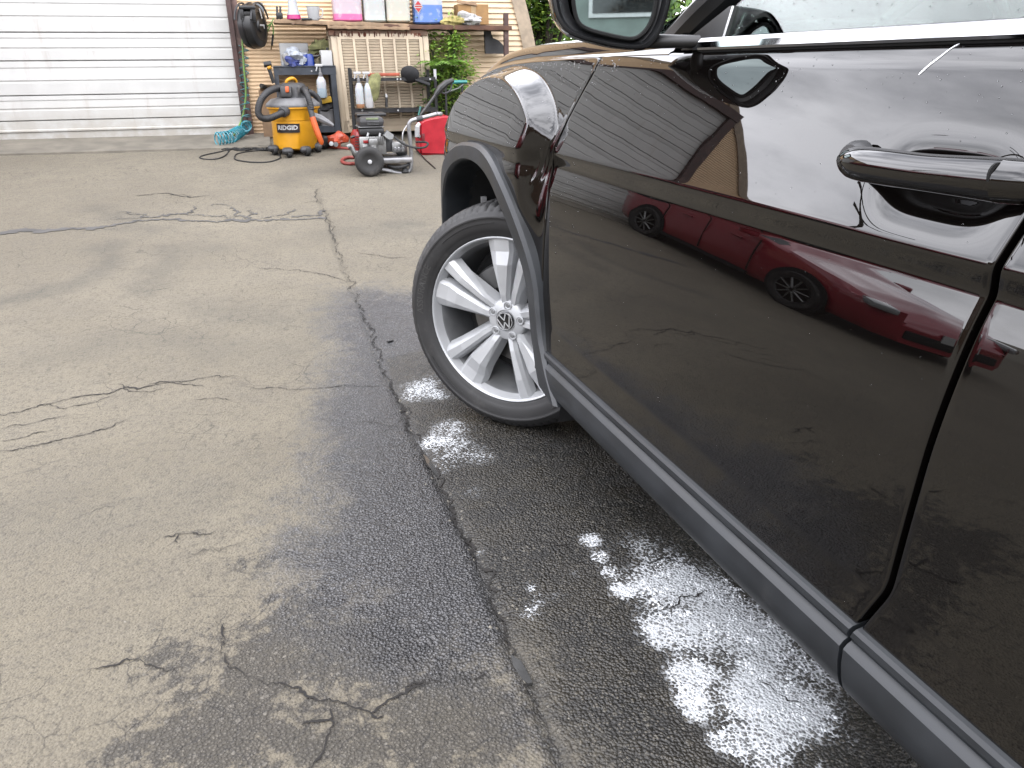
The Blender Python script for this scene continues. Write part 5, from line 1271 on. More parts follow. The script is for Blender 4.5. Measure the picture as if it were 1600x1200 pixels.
def seam(pts):
    q = sorted((p[2], p[1]) for p in pts); zs_ = [a for a, _ in q]; ys_ = [b for _, b in q]
    zf = np.linspace(.2, 1.35, 231); yf = np.interp(zf, zs_, ys_)
    k = np.exp(-.5*(np.arange(-8, 9)/2.2)**2); k /= k.sum(); yf = np.convolve(np.pad(yf, 8, mode='edge'), k, 'valid')
    return lambda z: float(np.interp(z, zf, yf))
fseam = seam([on_side(*q) for q in ((950, 76), (928, 112), (905, 152), (886, 188), (872, 220), (863, 250), (856, 300), (852, 350), (848, 420), (846, 490), (849, 545))]+[(0, on_side(849, 545)[1]-.005, .30)])
SEAM_Z = np.linspace(.2, 1.35, 116); SEAM_Y = np.array([fseam(z) for z in SEAM_Z])
rseam = seam([(0, .574, 1.22)]+[on_side(*q) for q in ((1600, 350), (1561, 410), (1520, 520), (1450, 700), (1410, 840), (1388, 922), (1352, 965), (1325, 1000), (1320, 1060))])
G_ = .0042
suv = Thing('parked_suv', 'glossy black SUV parked on the wet asphalt with front wheel turned out', 'car', (XM, .8, 0), 'world')
fdoor = suv.part('front_door', side_panel(lambda z: rseam(z)+G_, lambda z: fseam(z)-G_*.80, .398, 1.196, 170, 230), M_paint, sharp=60)
rdoor = suv.part('rear_door', side_panel(lambda z: -.42+.25*max(0, .75-z), lambda z: rseam(z)-G_, .398, 1.196, 110, 200), M_paint, sharp=60)
def arched(cy, bound, th0, th1, n, m, r0=.545):
    rows = []
    B = [(np.array(a), np.array(b)) for a, b in zip(bound[:-1], bound[1:])]
    c = np.array([cy, AZ])
    for th in np.linspace(th0, th1, n):
        d = np.array([math.cos(th), math.sin(th)]); best = None
        for a, b in B:
            e = b-a; det = d[0]*(-e[1])+d[1]*e[0]
            if abs(det) < 1e-12: continue
            r = ((a-c)[0]*(-e[1])+(a-c)[1]*e[0])/det; u = (d[0]*(a-c)[1]-d[1]*(a-c)[0])/det
            if r > 0 and -1e-6 <= u <= 1+1e-6 and (best is None or r < best): best = r
        best = best or .6
        r0_ = float(R_OUT(math.degrees(th) if cy == AY else 180-math.degrees(th)))-.03
        r0_ = min(r0_, best-.05)
        rr = np.concatenate([np.linspace(r0_, best-.006, m), best-np.array([.0045, .0028, .0015, .0006, 0])])
        y, z = cy+rr*d[0], AZ+rr*d[1]
        x = side_x(y, z)+rnd_edge(best-rr)
        rows.append([(x[k], y[k], z[k]) for k in range(len(rr))]+[(x[-1]+.03, y[-1], z[-1])])
    return MB().grid(rows)
zs_ = np.linspace(.30, 1.188, 60)
def crest(y):                                        # height of the bonnet edge
    return float(np.interp(y, [0, 1.60, 2.0, 2.3, 2.5, 2.65, 2.78, 2.88, 2.96, 3.02], [1.20, 1.199, 1.196, 1.192, 1.184, 1.170, 1.145, 1.11, 1.06, .99]))
fb_ = [(fseam(z)+G_*.80, z) for z in zs_]+[(y, crest(y)-.004) for y in np.linspace(fseam(1.19)+.02, 3.02, 40)]+[(3.05, .9), (3.06, .60), (3.05, .30), (3.0, .2)]
fender = suv.part('front_fender', arched(AY, fb_, math.radians(-8), math.radians(187), 230, 70), M_paint, sharp=60)
qb_ = [(-.42+.25*max(0, .75-z)-.004, z) for z in zs_][::-1]
rb_pts = [(-1.75, .2), (-1.78, .7), (-1.72, 1.19), (-.42, 1.19)]+qb_+[(-.30, .2)]
suv.part('rear_quarter', arched(RY, rb_pts, math.radians(-8), math.radians(187), 120, 40), M_paint, sharp=60)
# inner shut faces behind the seams
suv.part('door_shut', MB().box((.915, .62, .78), (.10, .10, .86)), M_gap); suv.part('door_shut', MB().box((.885, 1.88, .70), (.10, .10, .62)), M_gap); suv.part('door_shut', MB().box((.915, 1.74, 1.07), (.10, .12, .2)), M_gap)
# wheel-arch flares
def flare(cy, th0, th1, n, fl=1):
    rows = []
    for th in np.linspace(th0, th1, n):
        dg = math.degrees(th) if fl > 0 else 180-math.degrees(th)
        ro, ri = float(R_OUT(dg)), float(R_IN(dg)); k = float(smst(dg, 140, 176)); w = ro-ri
        prof = [(ro, .030), (ro-.0005, .002), (ro-.011, -.0085), (ro-w*.45, -.0090), (ro-w*.86, -.0075), (ri+.004, -.001), (ri, .012), (ri+.001, .08), (ri+.008, .16)]
        row = []
        yb, zb = cy+ro*math.cos(th), AZ+ro*math.sin(th)
        xb = float(side_x(yb, zb))
        for r, off in prof:
            y, z = cy+r*math.cos(th), AZ+r*math.sin(th)
            row.append((float(flare_x(dg, y if fl > 0 else 0.0))-.006*float(smst(dg, 176, 186))+off, y, z))
        rows.append(row)
    return MB().grid(rows)
suv.part('arch_flare', flare(AY, math.radians(-12), math.radians(189), 150), M_clad, sharp=24)
suv.part('arch_flare', flare(RY, math.radians(-10), math.radians(190), 60, -1), M_clad, sharp=40)
# wheel well
for cy in (AY, RY):
    mb = MB(); rows = []
    for th in np.linspace(math.radians(-25), math.radians(205), 40):
        q = float(R_IN(math.degrees(th) if cy == AY else 180-math.degrees(th)))+.004; rows.append([(x, cy+q*math.cos(th), AZ+q*math.sin(th)) for x in (.80, .95, 1.1, 1.22)])
    mb.grid(rows); mb.lathe([(0, 0), (.6, 0)], (1.22, cy, AZ), ax=(1, 0, 0), n=32)
    suv.part('wheel_well', mb, M_well)
suv.part('well_clip', MB().box((.86, AY+.455, AZ+.30), (.02, .012, .035)), mat('white_clip', (.6, .6, .6), .5))
# lower door cladding and sill
def clad_rows(ya, yb, n):
    prof = [(.79, .434), (.760, .431), (.7440, .427), (.7400, .421), (.7395, .411), (.7450, .4055), (.7465, .400), (.7400, .3955), (.7340, .388), (.7310, .366), (.7310, .344), (.7365, .325), (.7470, .311), (.7640, .296), (.792, .280), (.82, .275)]
    rows = []
    for f in np.linspace(0, 1, n):
        rows.append([(x+.006*((ya(z)+(yb(z)-ya(z))*f)-1.25)**2, ya(z)+(yb(z)-ya(z))*f, z) for x, z in prof])
    mb = MB().grid(rows); L = len(prof); mb.f.append(tuple(range(L))); k = (n-1)*L; mb.f.append(tuple(k+L-1-i for i in range(L))); return mb
cl_f = lambda z: 1.775+(z-.308)*1.12
suv.part('door_cladding', clad_rows(lambda z: rseam(z)+G_*.9, cl_f, 14), M_clad, parent=fdoor, sharp=22)
suv.part('door_cladding', clad_rows(lambda z: -.30+.2*(z-.3), lambda z: rseam(z)-G_*.9, 8), M_clad, parent=rdoor, sharp=22)
suv.part('sill', MB().box((.845, .78, .325), (.06, 2.1, .10)), M_gap)
suv.part('floor_pan', MB().box((XM, .65, .30), (1.55, 4.4, .10)), M_gap)
# bonnet
rows = []
for y in np.concatenate([np.linspace(1.50, 2.6, 40), np.linspace(2.62, 3.00, 24)]):
    xl = float(side_x(min(y, 3.0), min(crest(y), 1.19)-.004))+.004; zc = crest(y); row = []
    bul = .050*(1-smst(y, 2.62, 3.02)*.85)
    us = np.concatenate([[0, .002, .004, .007, .010, .013, .016, .019, .022, .026, .030, .035, .041, .048, .057, .07, .09, .12, .2, .3], np.linspace(.42, XM-xl, 8)])
    for u in us:
        t_ = min(1, max(0, (u-.012)/.050)); f_ = 1-(1-t_)**2.4
        z = zc-.006+.006*math.sin(min(1, u/.010)*math.pi/2)+bul*f_*.88+bul*.12*(1-math.exp(-max(0, u-.05)/.2))
        row.append((xl+u, y, z))
    row = [(row[0][0]+.002, y, row[0][2]-.03)]+row
    rows.append(row+[(2*XM-p[0], p[1], p[2]) for p in row[:-1][::-1]])
suv.part('bonnet', MB().grid(rows), M_paint, sharp=60)
# front fascia, from the fender edge round the nose
rows = []
for z in np.linspace(.32, 1.03, 26):
    row = []
    for a in np.linspace(0, math.pi, 41):
        ex = XM-math.copysign(abs(math.cos(a))**.55, math.cos(a))*(XM-float(side_x(3.04, min(z, 1.0)))); ey = 3.03+(.27-.25*smst(z, .78, 1.06)-.05*smst(.45-z, 0, .13))*abs(math.sin(a))**.75
        row.append((ex, ey, z))
    rows.append(row)
suv.part('front_bumper', MB().grid(rows), M_paint)
mb = MB(); rows = []
for z in np.linspace(.88, 1.02, 8):
    rows.append([(float(side_x(y, z))-.004+(.0 if 0 < i < 8 else .02), y, z) for i, y in enumerate(np.linspace(2.90+.4*(1.02-z), 3.04, 9))])
suv.part('headlamp', mb.grid(rows), M_lens)
# right body side, roof, pillars, cowl
mb = MB(); rows = []
for z in np.linspace(.32, 1.2, 24): rows.append([(2*XM-float(side_x(y, z)), y, z) for y in np.linspace(-1.75, 3.03, 60)])
suv.part('right_side', mb.grid(rows), M_paint)
mb = MB(); rows = []
for y in np.linspace(-1.70, .78, 20):
    f = smst(y, -1.0, .78); rows.append([(XM-(.70-.0*f)*math.sin(a)*1.0, y, 1.60+.13*math.cos(a)-.03*abs(2*f-1)**2) for a in np.linspace(-math.pi/2, math.pi/2, 17)])
roof = suv.part('roof', mb.grid(rows), M_paint)
mb = MB(); mb.grid([[(x_, y, 1.60) for x_ in np.linspace(XM-.66, XM+.66, 5)] for y in np.linspace(-1.65, .74, 6)]); suv.part('headlining', mb, mat('pale_headlining', (.5, .5, .48), .9), parent=roof)
pa = [on_x(1046, 72, .835), on_x(1072, 40, .86), on_x(1094, 5, .875)]
d_ = np.array([1.01-.86, .70-pa[1][1], 1.63-pa[1][2]])
for sg in (0, 1):
    def mir(p): return (2*XM-p[0], p[1], p[2]) if sg else tuple(p)
    apts = [(.935, 1.72, 1.170), (.922, 1.57, 1.222), (.925, 1.42, 1.295), (.965, 1.10, 1.45), (1.03, .76, 1.615)]
    suv.part('pillar', MB().tube([mir(p) for p in spline(apts, 5)], .036, 10), M_sat)
    suv.part('pillar', MB().rbox(mir((.962, .57, 1.405)), (.035, .11, .42), .012, rot=(0, .40*(1-2*sg), 0)), M_sat)
    suv.part('roof_rail', MB().tube([mir(p) for p in spline([(1.03, .76, 1.615), (1.03, .30, 1.645), (1.03, -.8, 1.64), (1.04, -1.6, 1.60)], 5)], .036, 10), M_sat)
    suv.part('pillar', MB().box(mir((.955, -1.1, 1.40)), (.05, 1.1, .44), rot=(0, .40*(1-2*sg), 0)), M_paint)
rows = []
for f in np.linspace(0, 1, 12):
    rows.append([(XM-(.84-.15*f)*u, 2.02-1.24*f-.30*(1-f*.8)*u*u, 1.20+.43*f-.01*u*u) for u in np.linspace(-1, 1, 17)])
ws = MB().grid(rows); nv = len(ws.v); ws.add([(x, y+.003, z+.004) for x, y, z in ws.v], []); ws.f += [tuple(i+nv for i in q[::-1]) for q in ws.f]
suv.part('windscreen', ws, M_glass)
suv.part('cowl', MB().box((XM, 1.85, 1.175), (1.5, .30, .05)), M_sat)
# belt line: chrome strip, seals, side glass
def belt(ya, yb, parent):
    xb = lambda y, z: float(side_x(min(y, 1.6), 1.19))+(z-1.19)*.25
    st = []
    for y in np.linspace(ya, yb, 16):
        x = xb(y, 1.2); st.append([(x+.02, y, 1.199), (x-.004, y, 1.199), (x-.0065, y, 1.203), (x-.005, y, 1.213), (x+.002, y, 1.2195), (x+.022, y, 1.221)])
    suv.part('chrome_strip', MB().grid(st), M_chrome, parent=parent)
    suv.part('window_seal', MB().grid([[(xb(y, 1.2)+.004, y, 1.1935), (xb(y, 1.2)+.001, y, 1.196), (xb(y, 1.2)+.001, y, 1.1985), (xb(y, 1.2)+.01, y, 1.1988)] for y in np.linspace(ya, yb, 10)]), M_gap, parent=parent)
belt(rseam(1.2)+G_, 1.385, fdoor); belt(-.42, rseam(1.2)-G_, rdoor)
def pane(poly, parent, sg=0):
    gx = lambda z: .868+(z-1.21)*.42
    mb = MB(); n = len(poly)
    o_ = [(gx(z), y, z) for y, z in poly]; i_ = [(gx(z)+.004, y, z) for y, z in poly]
    if sg: o_ = [(2*XM-p[0], p[1], p[2]) for p in o_]; i_ = [(2*XM-p[0], p[1], p[2]) for p in i_]
    mb.add(o_+i_, [tuple(range(n)), tuple(range(2*n-1, n-1, -1))]+[(k, (k+1) % n, (k+1) % n+n, k+n) for k in range(n)])
    return suv.part('window_pane', mb, M_glass, parent=parent, smooth=False)
FP = [(.62, 1.195), (1.42, 1.195), (1.40, 1.225), (1.28, 1.31), (1.02, 1.45), (.72, 1.60), (.62, 1.61)]
RP = [(-.40, 1.195), (.54, 1.195), (.54, 1.61), (-.35, 1.60)]
pane(FP, fdoor); pane(RP, rdoor); pane(FP, None, 1); pane(RP, None, 1)
suv.part('door_inner_trim', MB().box((.875, 1.0, .98), (.05, .80, .42), rot=(0, .12, 0)), M_inter, parent=fdoor)
suv.part('mirror_sail', MB().prism([(1.315, 1.20), (1.455, 1.20), (1.43, 1.228), (1.345, 1.272), (1.33, 1.272)], .858, .876, M=lambda a, b, d: (d+(b-1.2)*.42, a, b)), M_sat, parent=fdoor)
suv.part('sail_edge', MB().tube([(.862, 1.316, 1.218), (.878, 1.318, 1.270)], .0022, 6), M_chrome, parent=fdoor)
# door handle
hs_ = [(.862, .772, 1.058, .002, .004), (.856, .764, 1.058, .009, .010), (.842, .754, 1.058, .013, .0145), (.812, .743, 1.058, .0145, .0180), (.760, .737, 1.059, .0135, .0185), (.700, .734, 1.060, .0125, .0180), (.640, .735, 1.062, .0135, .0190), (.600, .738, 1.063, .0150, .0200), (.570, .747, 1.064, .0150, .0190), (.552, .757, 1.065, .011, .0150), (.543, .768, 1.066, .004, .006)]
hs_ = [(y*KS, x*KS, CAMZ-(CAMZ-z)*KS-.002, hx*1.08, hz2*1.17) for y, x, z, hx, hz2 in hs_]
def handle_loft(st):
    S_ = spline(st, 5); rows = []
    for y, x, z, hx, hz2 in S_:
        row = []
        for k in range(20):
            a = 2*math.pi*k/20; c_, s_ = math.cos(a), math.sin(a); p4 = 2.6; q = (abs(c_)**p4+abs(s_)**p4)**(-1/p4)
            row.append((x+c_*q*hx-.0045*s_*q+.016*max(0, s_*q-.2), y, z+s_*q*hz2))
        rows.append(row)
    return MB().grid(rows, wrap=True)
hb = suv.part('door_handle', handle_loft(hs_[:8]), M_paint, parent=fdoor, sharp=60)
suv.part('handle_cap', handle_loft([hs_[7][:1]+hs_[7][1:]]+hs_[8:]), M_paint, parent=fdoor, sharp=60)
suv.part('handle_joint', MB().lathe([(.0146, -.0012), (.0146, .0012)], (.7375*KS, .6005*KS, 1.060), ax=(0, 1, 0), n=20, squash=(1.0, 1.36)), M_gap, parent=fdoor)
suv.part('handle_button', MB().rbox((.7225*KS, .655*KS, 1.057), (.003, .024, .005), .001), M_chrome, parent=fdoor)
suv.part('handle_base', MB().lathe([(.026, 0), (.024, .012), (.018, .020)], (.795, .862, 1.053), ax=(-1, 0, .15), n=20), M_sat, parent=fdoor)
hr2 = [(y-.98, x, z, a, b) for y, x, z, a, b in hs_]
suv.part('door_handle', handle_loft(hr2), M_paint, parent=rdoor, sharp=60)
sc_ = [on_side(1436, 117), on_side(1450, 104), on_side(1468, 90), on_side(1486, 76), on_side(1500, 68)]
suv.part('paint_scratch', MB().tube([tuple(p-np.array([.0006, 0, 0])) for p in spline(sc_, 4)], [.0004]+[.0011]*8+[.0008]*7+[.0003], 5), mat('scratch_white', (.9, .9, .95), .5, raw=True), parent=fdoor)
# door mirror
def mpt(px, py, y0=1.465):
    d = ray(px, py); n = np.array([.30, 1, 0]); p0 = np.array([.70, y0, 0]); return CP + d*(((p0-CP)@n)/(d@n))
ol = [(858, -30), (862, 5), (869, 30), (884, 50), (905, 60), (930, 67), (962, 74), (1000, 77), (1018, 70), (1034, 48), (1044, 20), (1050, -12), (1047, -60), (1030, -85), (980, -96), (905, -92), (868, -72)]
olp = spline([mpt(*q) for q in ol], 4, closed=True)
cen = np.mean(olp, 0); nd = np.array([.30, 1, 0])/math.hypot(.3, 1)
def ring_at(k, off, pts=olp): return [tuple(cen+(p-cen)*k+nd*off) for p in pts]
gl_o = [(901, -70), (896, -20), (897, 8), (903, 32), (916, 44), (945, 53), (984, 60.5), (1003, 54), (1018, 34), (1025, 4), (1026, -40), (1015, -70), (985, -78), (930, -78)]
glp = spline([mpt(*q) for q in gl_o], 4, closed=True)
mir_rows = [ring_at(.975, .0), ring_at(.99, -.004), ring_at(1.0, .004), ring_at(1.0, .03), ring_at(.985, .07), ring_at(.93, .11), ring_at(.80, .145), ring_at(.55, .168), ring_at(.25, .178), ring_at(.02, .18)]
mm = suv.part('door_mirror', MB().grid(mir_rows, wrap=True), M_paint)
rim_rows = [ring_at(.975, .0)]+[[tuple(cen+(p-cen)*.975*(1-f)+((glp[int(k*len(glp)/len(olp)) % len(glp)])-cen)*f*1.0+nd*.006*f) for k, p in enumerate(olp)] for f in (.5, 1.0)]
suv.part('mirror_frame', MB().grid([ring_at(.976, .001), ring_at(.92, -.001), ring_at(.86, .012), ring_at(.7, .02)], wrap=True), M_sat, parent=mm)
mbg = MB().add([tuple(p+nd*.006) for p in glp], [tuple(range(len(glp)))]); suv.part('mirror_glass', mbg, M_mirror, parent=mm, smooth=False)
mbg = MB().tube([tuple(p+nd*.004) for p in glp], .004, 6, closed=True); suv.part('mirror_gasket', mbg, M_gap, parent=mm)
low = [p for p in olp if p[2] < 1.232]
suv.part('mirror_skirt', MB().grid([[tuple(cen+(p-cen)*1.004+nd*o) for p in sorted(low, key=lambda q: q[0])] for o in (-.002, .02, .06)]), M_sat, parent=mm)
ft = [mpt(1000, 66)+nd*.05, mpt(1025, 64)+nd*.03, np.array([.882, 1.40, 1.214])]
suv.part('mirror_foot', MB().tube([tuple(p) for p in spline(ft, 4)], [.015]*3+[.013]*3+[.012]*3, 12), M_blk, parent=mm)
# cabin
suv.part('dashboard', MB().rbox((XM, 1.66, 1.12), (1.50, .46, .22), .06), M_interd)
sw = suv.part('steering_wheel', MB().tube([(XM-.37+.185*math.cos(a), 1.32-.06*math.sin(a), 1.135+.180*math.sin(a)) for a in np.linspace(0, 2*math.pi, 33)[:-1]], .015, 8, closed=True), M_inter)
suv.part('wheel_hub', MB().rbox((XM-.37, 1.35, 1.13), (.15, .05, .11), .02, rot=(-.3, 0, 0)), M_inter, parent=sw)
for x_ in (XM-.37, XM+.37):
    seat = suv.part('seat', MB().rbox((x_, .80, .72), (.50, .50, .18), .05).rbox((x_, .50, 1.05), (.48, .16, .62), .06, rot=(.22, 0, 0)), M_inter)
    suv.part('headrest', MB().rbox((x_, .40, 1.46), (.26, .10, .18), .04), M_inter, parent=seat)
suv.part('instrument_hood', MB().rbox((XM-.37, 1.52, 1.225), (.36, .16, .07), .03), M_interd)

# ---- front wheel, steered out
DEL = math.radians(42)
WC = np.array([.761, 2.303, .389])
def make_wheel(WC, DEL, full_detail=True):
    e_ = np.array([-math.sin(DEL), math.cos(DEL), 0]); n_ = np.array([-math.cos(DEL), -math.sin(DEL), 0]); u_ = np.array([0, 0, 1.0])
    def Wm(a, r, w): return tuple(WC+e_*(r*math.cos(a))+u_*(r*math.sin(a))+n_*w)     # polar: angle from the front, radius, outward
    def lat(prof, n): 
        return MB().grid([[Wm(2*math.pi*k/n, r, w) for k in range(n)] for r, w in prof], wrap=True)
    N = 360 if full_detail else 90
    pr = [(.279, -.014), (.283, .000), (.290, .007), (.297, .0075), (.300, .0105), (.312, .0150), (.330, .0175), (.3375, .0170), (.339, .0185), (.343, .0180), (.3445, .0155), (.352, .012), (.359, .0055), (.3635, -.001), (.366, -.003), (.372, -.012), (.3765, -.024), (.3785, -.040), (.3795, -.052), (.3725, -.054), (.3725, -.060), (.3800, -.062), (.3805, -.095), (.3735, -.097), (.3735, -.105), (.3805, -.107), (.3800, -.140), (.3725, -.142), (.3725, -.149), (.3795, -.151), (.3775, -.178), (.372, -.195), (.359, -.212), (.335, -.225), (.30, -.220), (.279, -.205)]
    pr = [((.284+(r-.284)*1.10 if r > .284 else r), w) for r, w in pr]
    rows = []
    for r, w in pr:
        row = []
        for k in range(N):
            q = r
            if r > .362:
                ph = (k*78/360+(w+.1)*6.0) % 1.0
                if w > -.053 or w < -.150:
                    if ph < .20: q -= .0065 if r > .37 else .0035
                elif (.5+ph) % 1.0 < .14: q -= .005
            row.append(Wm(2*math.pi*k/N, q, w))
        rows.append(row)
    wh = suv.part('tyre_and_wheel', MB().grid(rows, wrap=True), M_tread, sharp=48)
    wh.name = 'wheel'
    # alloy rim
    suv.part('rim_barrel', lat([(.243, -.20), (.246, -.10), (.254, -.05), (.2645, -.028)], 96), M_rimd, parent=wh, sharp=50)
    suv.part('rim', lat([(.2645, -.028), (.2715, -.012), (.2745, -.003), (.2775, .0038), (.281, .0055), (.284, .0030), (.284, -.012)], 96), M_rim, parent=wh, sharp=50)
    for p in range(5):
        base = math.radians(90+72*p+9)
        for sd in (-1, 1):
            sp = MB()
            if sd < 0: st = [(.028, 25, -.027, .034), (.088, 15.0, -.011, .040), (.192, 12.0, .0030, .072), (.234, 12.8, -.0060, .088), (.2795, 13.2, -.0035, .094)]
            else: st = [(.028, 25, -.027, .034), (.105, 13.2, -.009, .035), (.205, 11.2, .0010, .046), (.2795, 11.2, -.0035, .056)]
            rows = []
            for r, dgr, w, wd in st:
                a = base+sd*math.radians(dgr); dn = .050 if r < .2 else .034
                cs = [(-wd/2-.010, w-dn), (-wd/2-.002, w-.012), (-wd/2+.008, w), (wd*.16, w+.0010), (wd/2-.004, w-.011), (wd/2+.008, w-dn)]
                row = []
                for tq, ww in cs:
                    tq *= sd
                    row.append(tuple(WC+e_*(r*math.cos(a)-tq*math.sin(a))+u_*(r*math.sin(a)+tq*math.cos(a))+n_*ww))
                rows.append(row)
            sp.grid(rows)
            sp.f.append(tuple(range(6))); k0 = (len(rows)-1)*6; sp.f.append(tuple(k0+5-i for i in range(6)))
            suv.part('spoke', sp, M_rim, parent=wh, smooth=False)
    suv.part('rim_hub', lat([(.074, -.055), (.072, -.028), (.068, -.021), (.062, -.0175), (.038, -.0125), (.035, -.016), (.0, -.016)], 40), M_rim, parent=wh, sharp=40)
    for k in range(5):
        a = math.radians(90+72*k+9); c_ = np.array(Wm(a, .0545, -.0155))
        suv.part('lug_socket', MB().lathe([(.0135, -.002), (.0150, .0035), (.0125, .0045), (.0115, .0005), (0, .0)], c_, ax=n_, n=20), M_rim, parent=wh, sharp=50)
        suv.part('lug_nut', MB().lathe([(.0085, -.002), (.0085, .0022), (.0065, .0035), (0, .0035)], c_, ax=n_, n=6), M_rimd, parent=wh, sharp=20)
    if full_detail:
        cap = suv.part('centre_cap', lat([(.032, -.016), (.032, -.0085), (.0295, -.0065), (.0285, -.0072), (0, -.0072)], 40), mat('cap_black', (.008, .008, .009), .22, coat=.6), parent=wh, sharp=50)
        em = lat([(.0297, -.0068), (.0297, -.0052), (.0278, -.0052), (.0278, -.0068)], 40)
        rot = math.radians(20)
        def EP(x, y, w=-.0052):
            xr, yr = x*math.cos(rot)-y*math.sin(rot), x*math.sin(rot)+y*math.cos(rot)
            return tuple(WC+e_*(-xr)+u_*yr+n_*w)
        def stroke(pts, wd=.0042):
            for (x0, y0), (x1, y1) in zip(pts[:-1], pts[1:]):
                L = math.hypot(x1-x0, y1-y0); nx, ny = -(y1-y0)/L*wd/2, (x1-x0)/L*wd/2
                em.add([EP(x0+nx, y0+ny), EP(x0-nx, y0-ny), EP(x1-nx, y1-ny), EP(x1+nx, y1+ny)], [(0, 1, 2, 3)])
        k = .0252
        stroke([(-.48*k, .96*k), (0, .14*k), (.48*k, .96*k)]); stroke([(-.95*k, .52*k), (-.42*k, -.92*k), (0, -.10*k), (.42*k, -.92*k), (.95*k, .52*k)])
        suv.part('emblem', em, M_chrome if False else mat('emblem_silver', (.72, .73, .74), .3, .3), parent=wh, smooth=False)
        # raised lettering on the sidewall
        def TW(a0, R, flip=1):
            def M(x, y, d):
                a = a0-flip*x/R; r = R+flip*y
                sw_ = float(np.interp(.284+(r-.284)/1.10, [.300, .312, .330, .3375], [.0105, .0150, .0175, .0170]))
                return Wm(a, r, sw_+.0014)
            return M
        for txt, ang, size in (('ASSURANCE', 14, .033),):
            # angle is measured from the front of the wheel, which is the left in the picture
            M0 = TW(math.radians(ang), .3235)
            suv.part('tyre_lettering', text_mb(txt, size, lambda x, y, d: M0(-x*-1*-1, y, d), bold=.0006), M_letter, parent=wh, smooth=False)
        # moulded bars on the sidewall
        for a0, a1 in ((48, 86), (-60, -30), (120, 160), (200, 235)):
            suv.part('sidewall_bar', MB().grid([[Wm(math.radians(a), r, w) for a in np.linspace(a0, a1, 20)] for r, w in ((.327, .0172), (.3275, .0188), (.3305, .0190), (.331, .0172))]), M_tread, parent=wh)
    # brake
    suv.part('brake_disc', lat([(.055, -.10), (.055, -.085), (.075, -.083), (.080, -.092), (.168, -.092), (.170, -.095), (.170, -.118), (.080, -.12)], 64), M_disc, parent=wh, sharp=40)
    cb_ = MB(); rows = []
    for a in np.linspace(math.radians(20), math.radians(75), 9):
        rows.append([Wm(a, r, w) for r, w in ((.10, -.085), (.112, -.066), (.16, -.060), (.182, -.066), (.190, -.085), (.190, -.14), (.10, -.14))])
    cb_.grid(rows, wrap=True); cb_.f += [tuple(range(7)), tuple(8*7+6-i for i in range(7))]
    suv.part('brake_caliper', cb_, M_cal, parent=wh, sharp=30)
    suv.part('back_plate', lat([(0, -.135), (.215, -.135)], 32), M_well, parent=wh)
make_wheel(WC, DEL)
make_wheel(np.array([.75, RY-.02, .389]), 0.0, False)
# rain drops that stand on the bonnet edge, fender and door top
dr = random.Random(11); mb = MB()
def drop(p, nrm, s):
    nrm = Vector(nrm).normalized(); e1 = nrm.orthogonal().normalized(); e2 = nrm.cross(e1); p = Vector(p); vs = []
    for h, rr in ((0, 1), (.35, .8), (.55, .4)):
        for k in range(6): vs.append(p+nrm*(s*h)+(e1*math.cos(k*1.047)+e2*math.sin(k*1.047))*s*rr)
    vs.append(p+nrm*s*.62)
    mb.add(vs, [(i*6+k, i*6+(k+1) % 6, (i+1)*6+(k+1) % 6, (i+1)*6+k) for i in range(2) for k in range(6)]+[(12+k, 12+(k+1) % 6, 18) for k in range(6)])
def side_drop(y, z, s):
    x = float(side_x(y, z)); nx = np.array([-1, (float(side_x(y+.004, z))-x)/.004, (float(side_x(y, z+.004))-x)/.004]); drop((x, y, z), nx, s)
for _ in range(330):
    y = dr.uniform(1.70, 2.95); side_drop(y, crest(y)-.012-abs(dr.gauss(0, .035)), dr.choice((.0012, .0016, .002, .0026)))
for _ in range(200):
    a = math.radians(dr.uniform(40, 150)); r = dr.uniform(.60, .80); side_drop(AY+r*math.cos(a), AZ+r*math.sin(a), dr.choice((.001, .0014, .0018)))
for _ in range(120):
    y = dr.uniform(.66, 1.6); side_drop(y, 1.19-abs(dr.gauss(0, .05)), dr.choice((.0007, .001, .0012)))
for _ in range(190):
    side_drop(dr.uniform(.64, 1.9), dr.uniform(.42, 1.15), dr.choice((.0006, .0008, .001)))
for _ in range(150):
    y = dr.uniform(.63, 1.3); z = dr.uniform(1.22, 1.32); drop((.868+(z-1.21)*.42, y, z), (-1, 0, .42), dr.choice((.0008, .0012, .0018)))
M_water = NT('water_drop'); M_water.set(Base_Color=(.95, .97, .98), Roughness=.0, Transmission_Weight=1.0, IOR=1.33); M_water = M_water.m
dp = suv.part('water_drops', mb, M_water, stuff=True)
# ------------------------------------------------------------------ plants
def leaf_mat(name, a, b, tr=.25):
    t = NT(name); P = t.pos(); n = t.noise(P, 9, 4, .6); n2 = t.noise(P, 60, 2, .5)
    c = t.mix(t.ss(n, .3, .7), a, b); c = t.mix(t.ss(n2, .45, .75, 0, .5), c, tuple(min(1, x*1.5) for x in b))
    t.set(Base_Color=c, Roughness=.5, Subsurface_Weight=0.0)
    tb = t.n('ShaderNodeBsdfTranslucent', {'Color': c}); mx = t.n('ShaderNodeMixShader', {0: tr}); t.t.links.new(t.bs.outputs[0], mx.inputs[1]); t.t.links.new(tb.outputs[0], mx.inputs[2]); t.t.links.new(mx.outputs[0], t.out.inputs[0])
    return t.m
M_leaf = leaf_mat('leaf_bright', (0.0680, 0.1520, 0.0208), (0.1760, 0.2880, 0.0520))
M_leaf2 = leaf_mat('leaf_deep', (0.0256, 0.0680, 0.0128), (0.0760, 0.1440, 0.0288))
M_leaf3 = leaf_mat('leaf_yellow_green', (0.1280, 0.2160, 0.0256), (0.2720, 0.3600, 0.0640), .35)
M_stem = mat('green_stem', (0.0800, 0.0880, 0.0400), .8, var=.3)
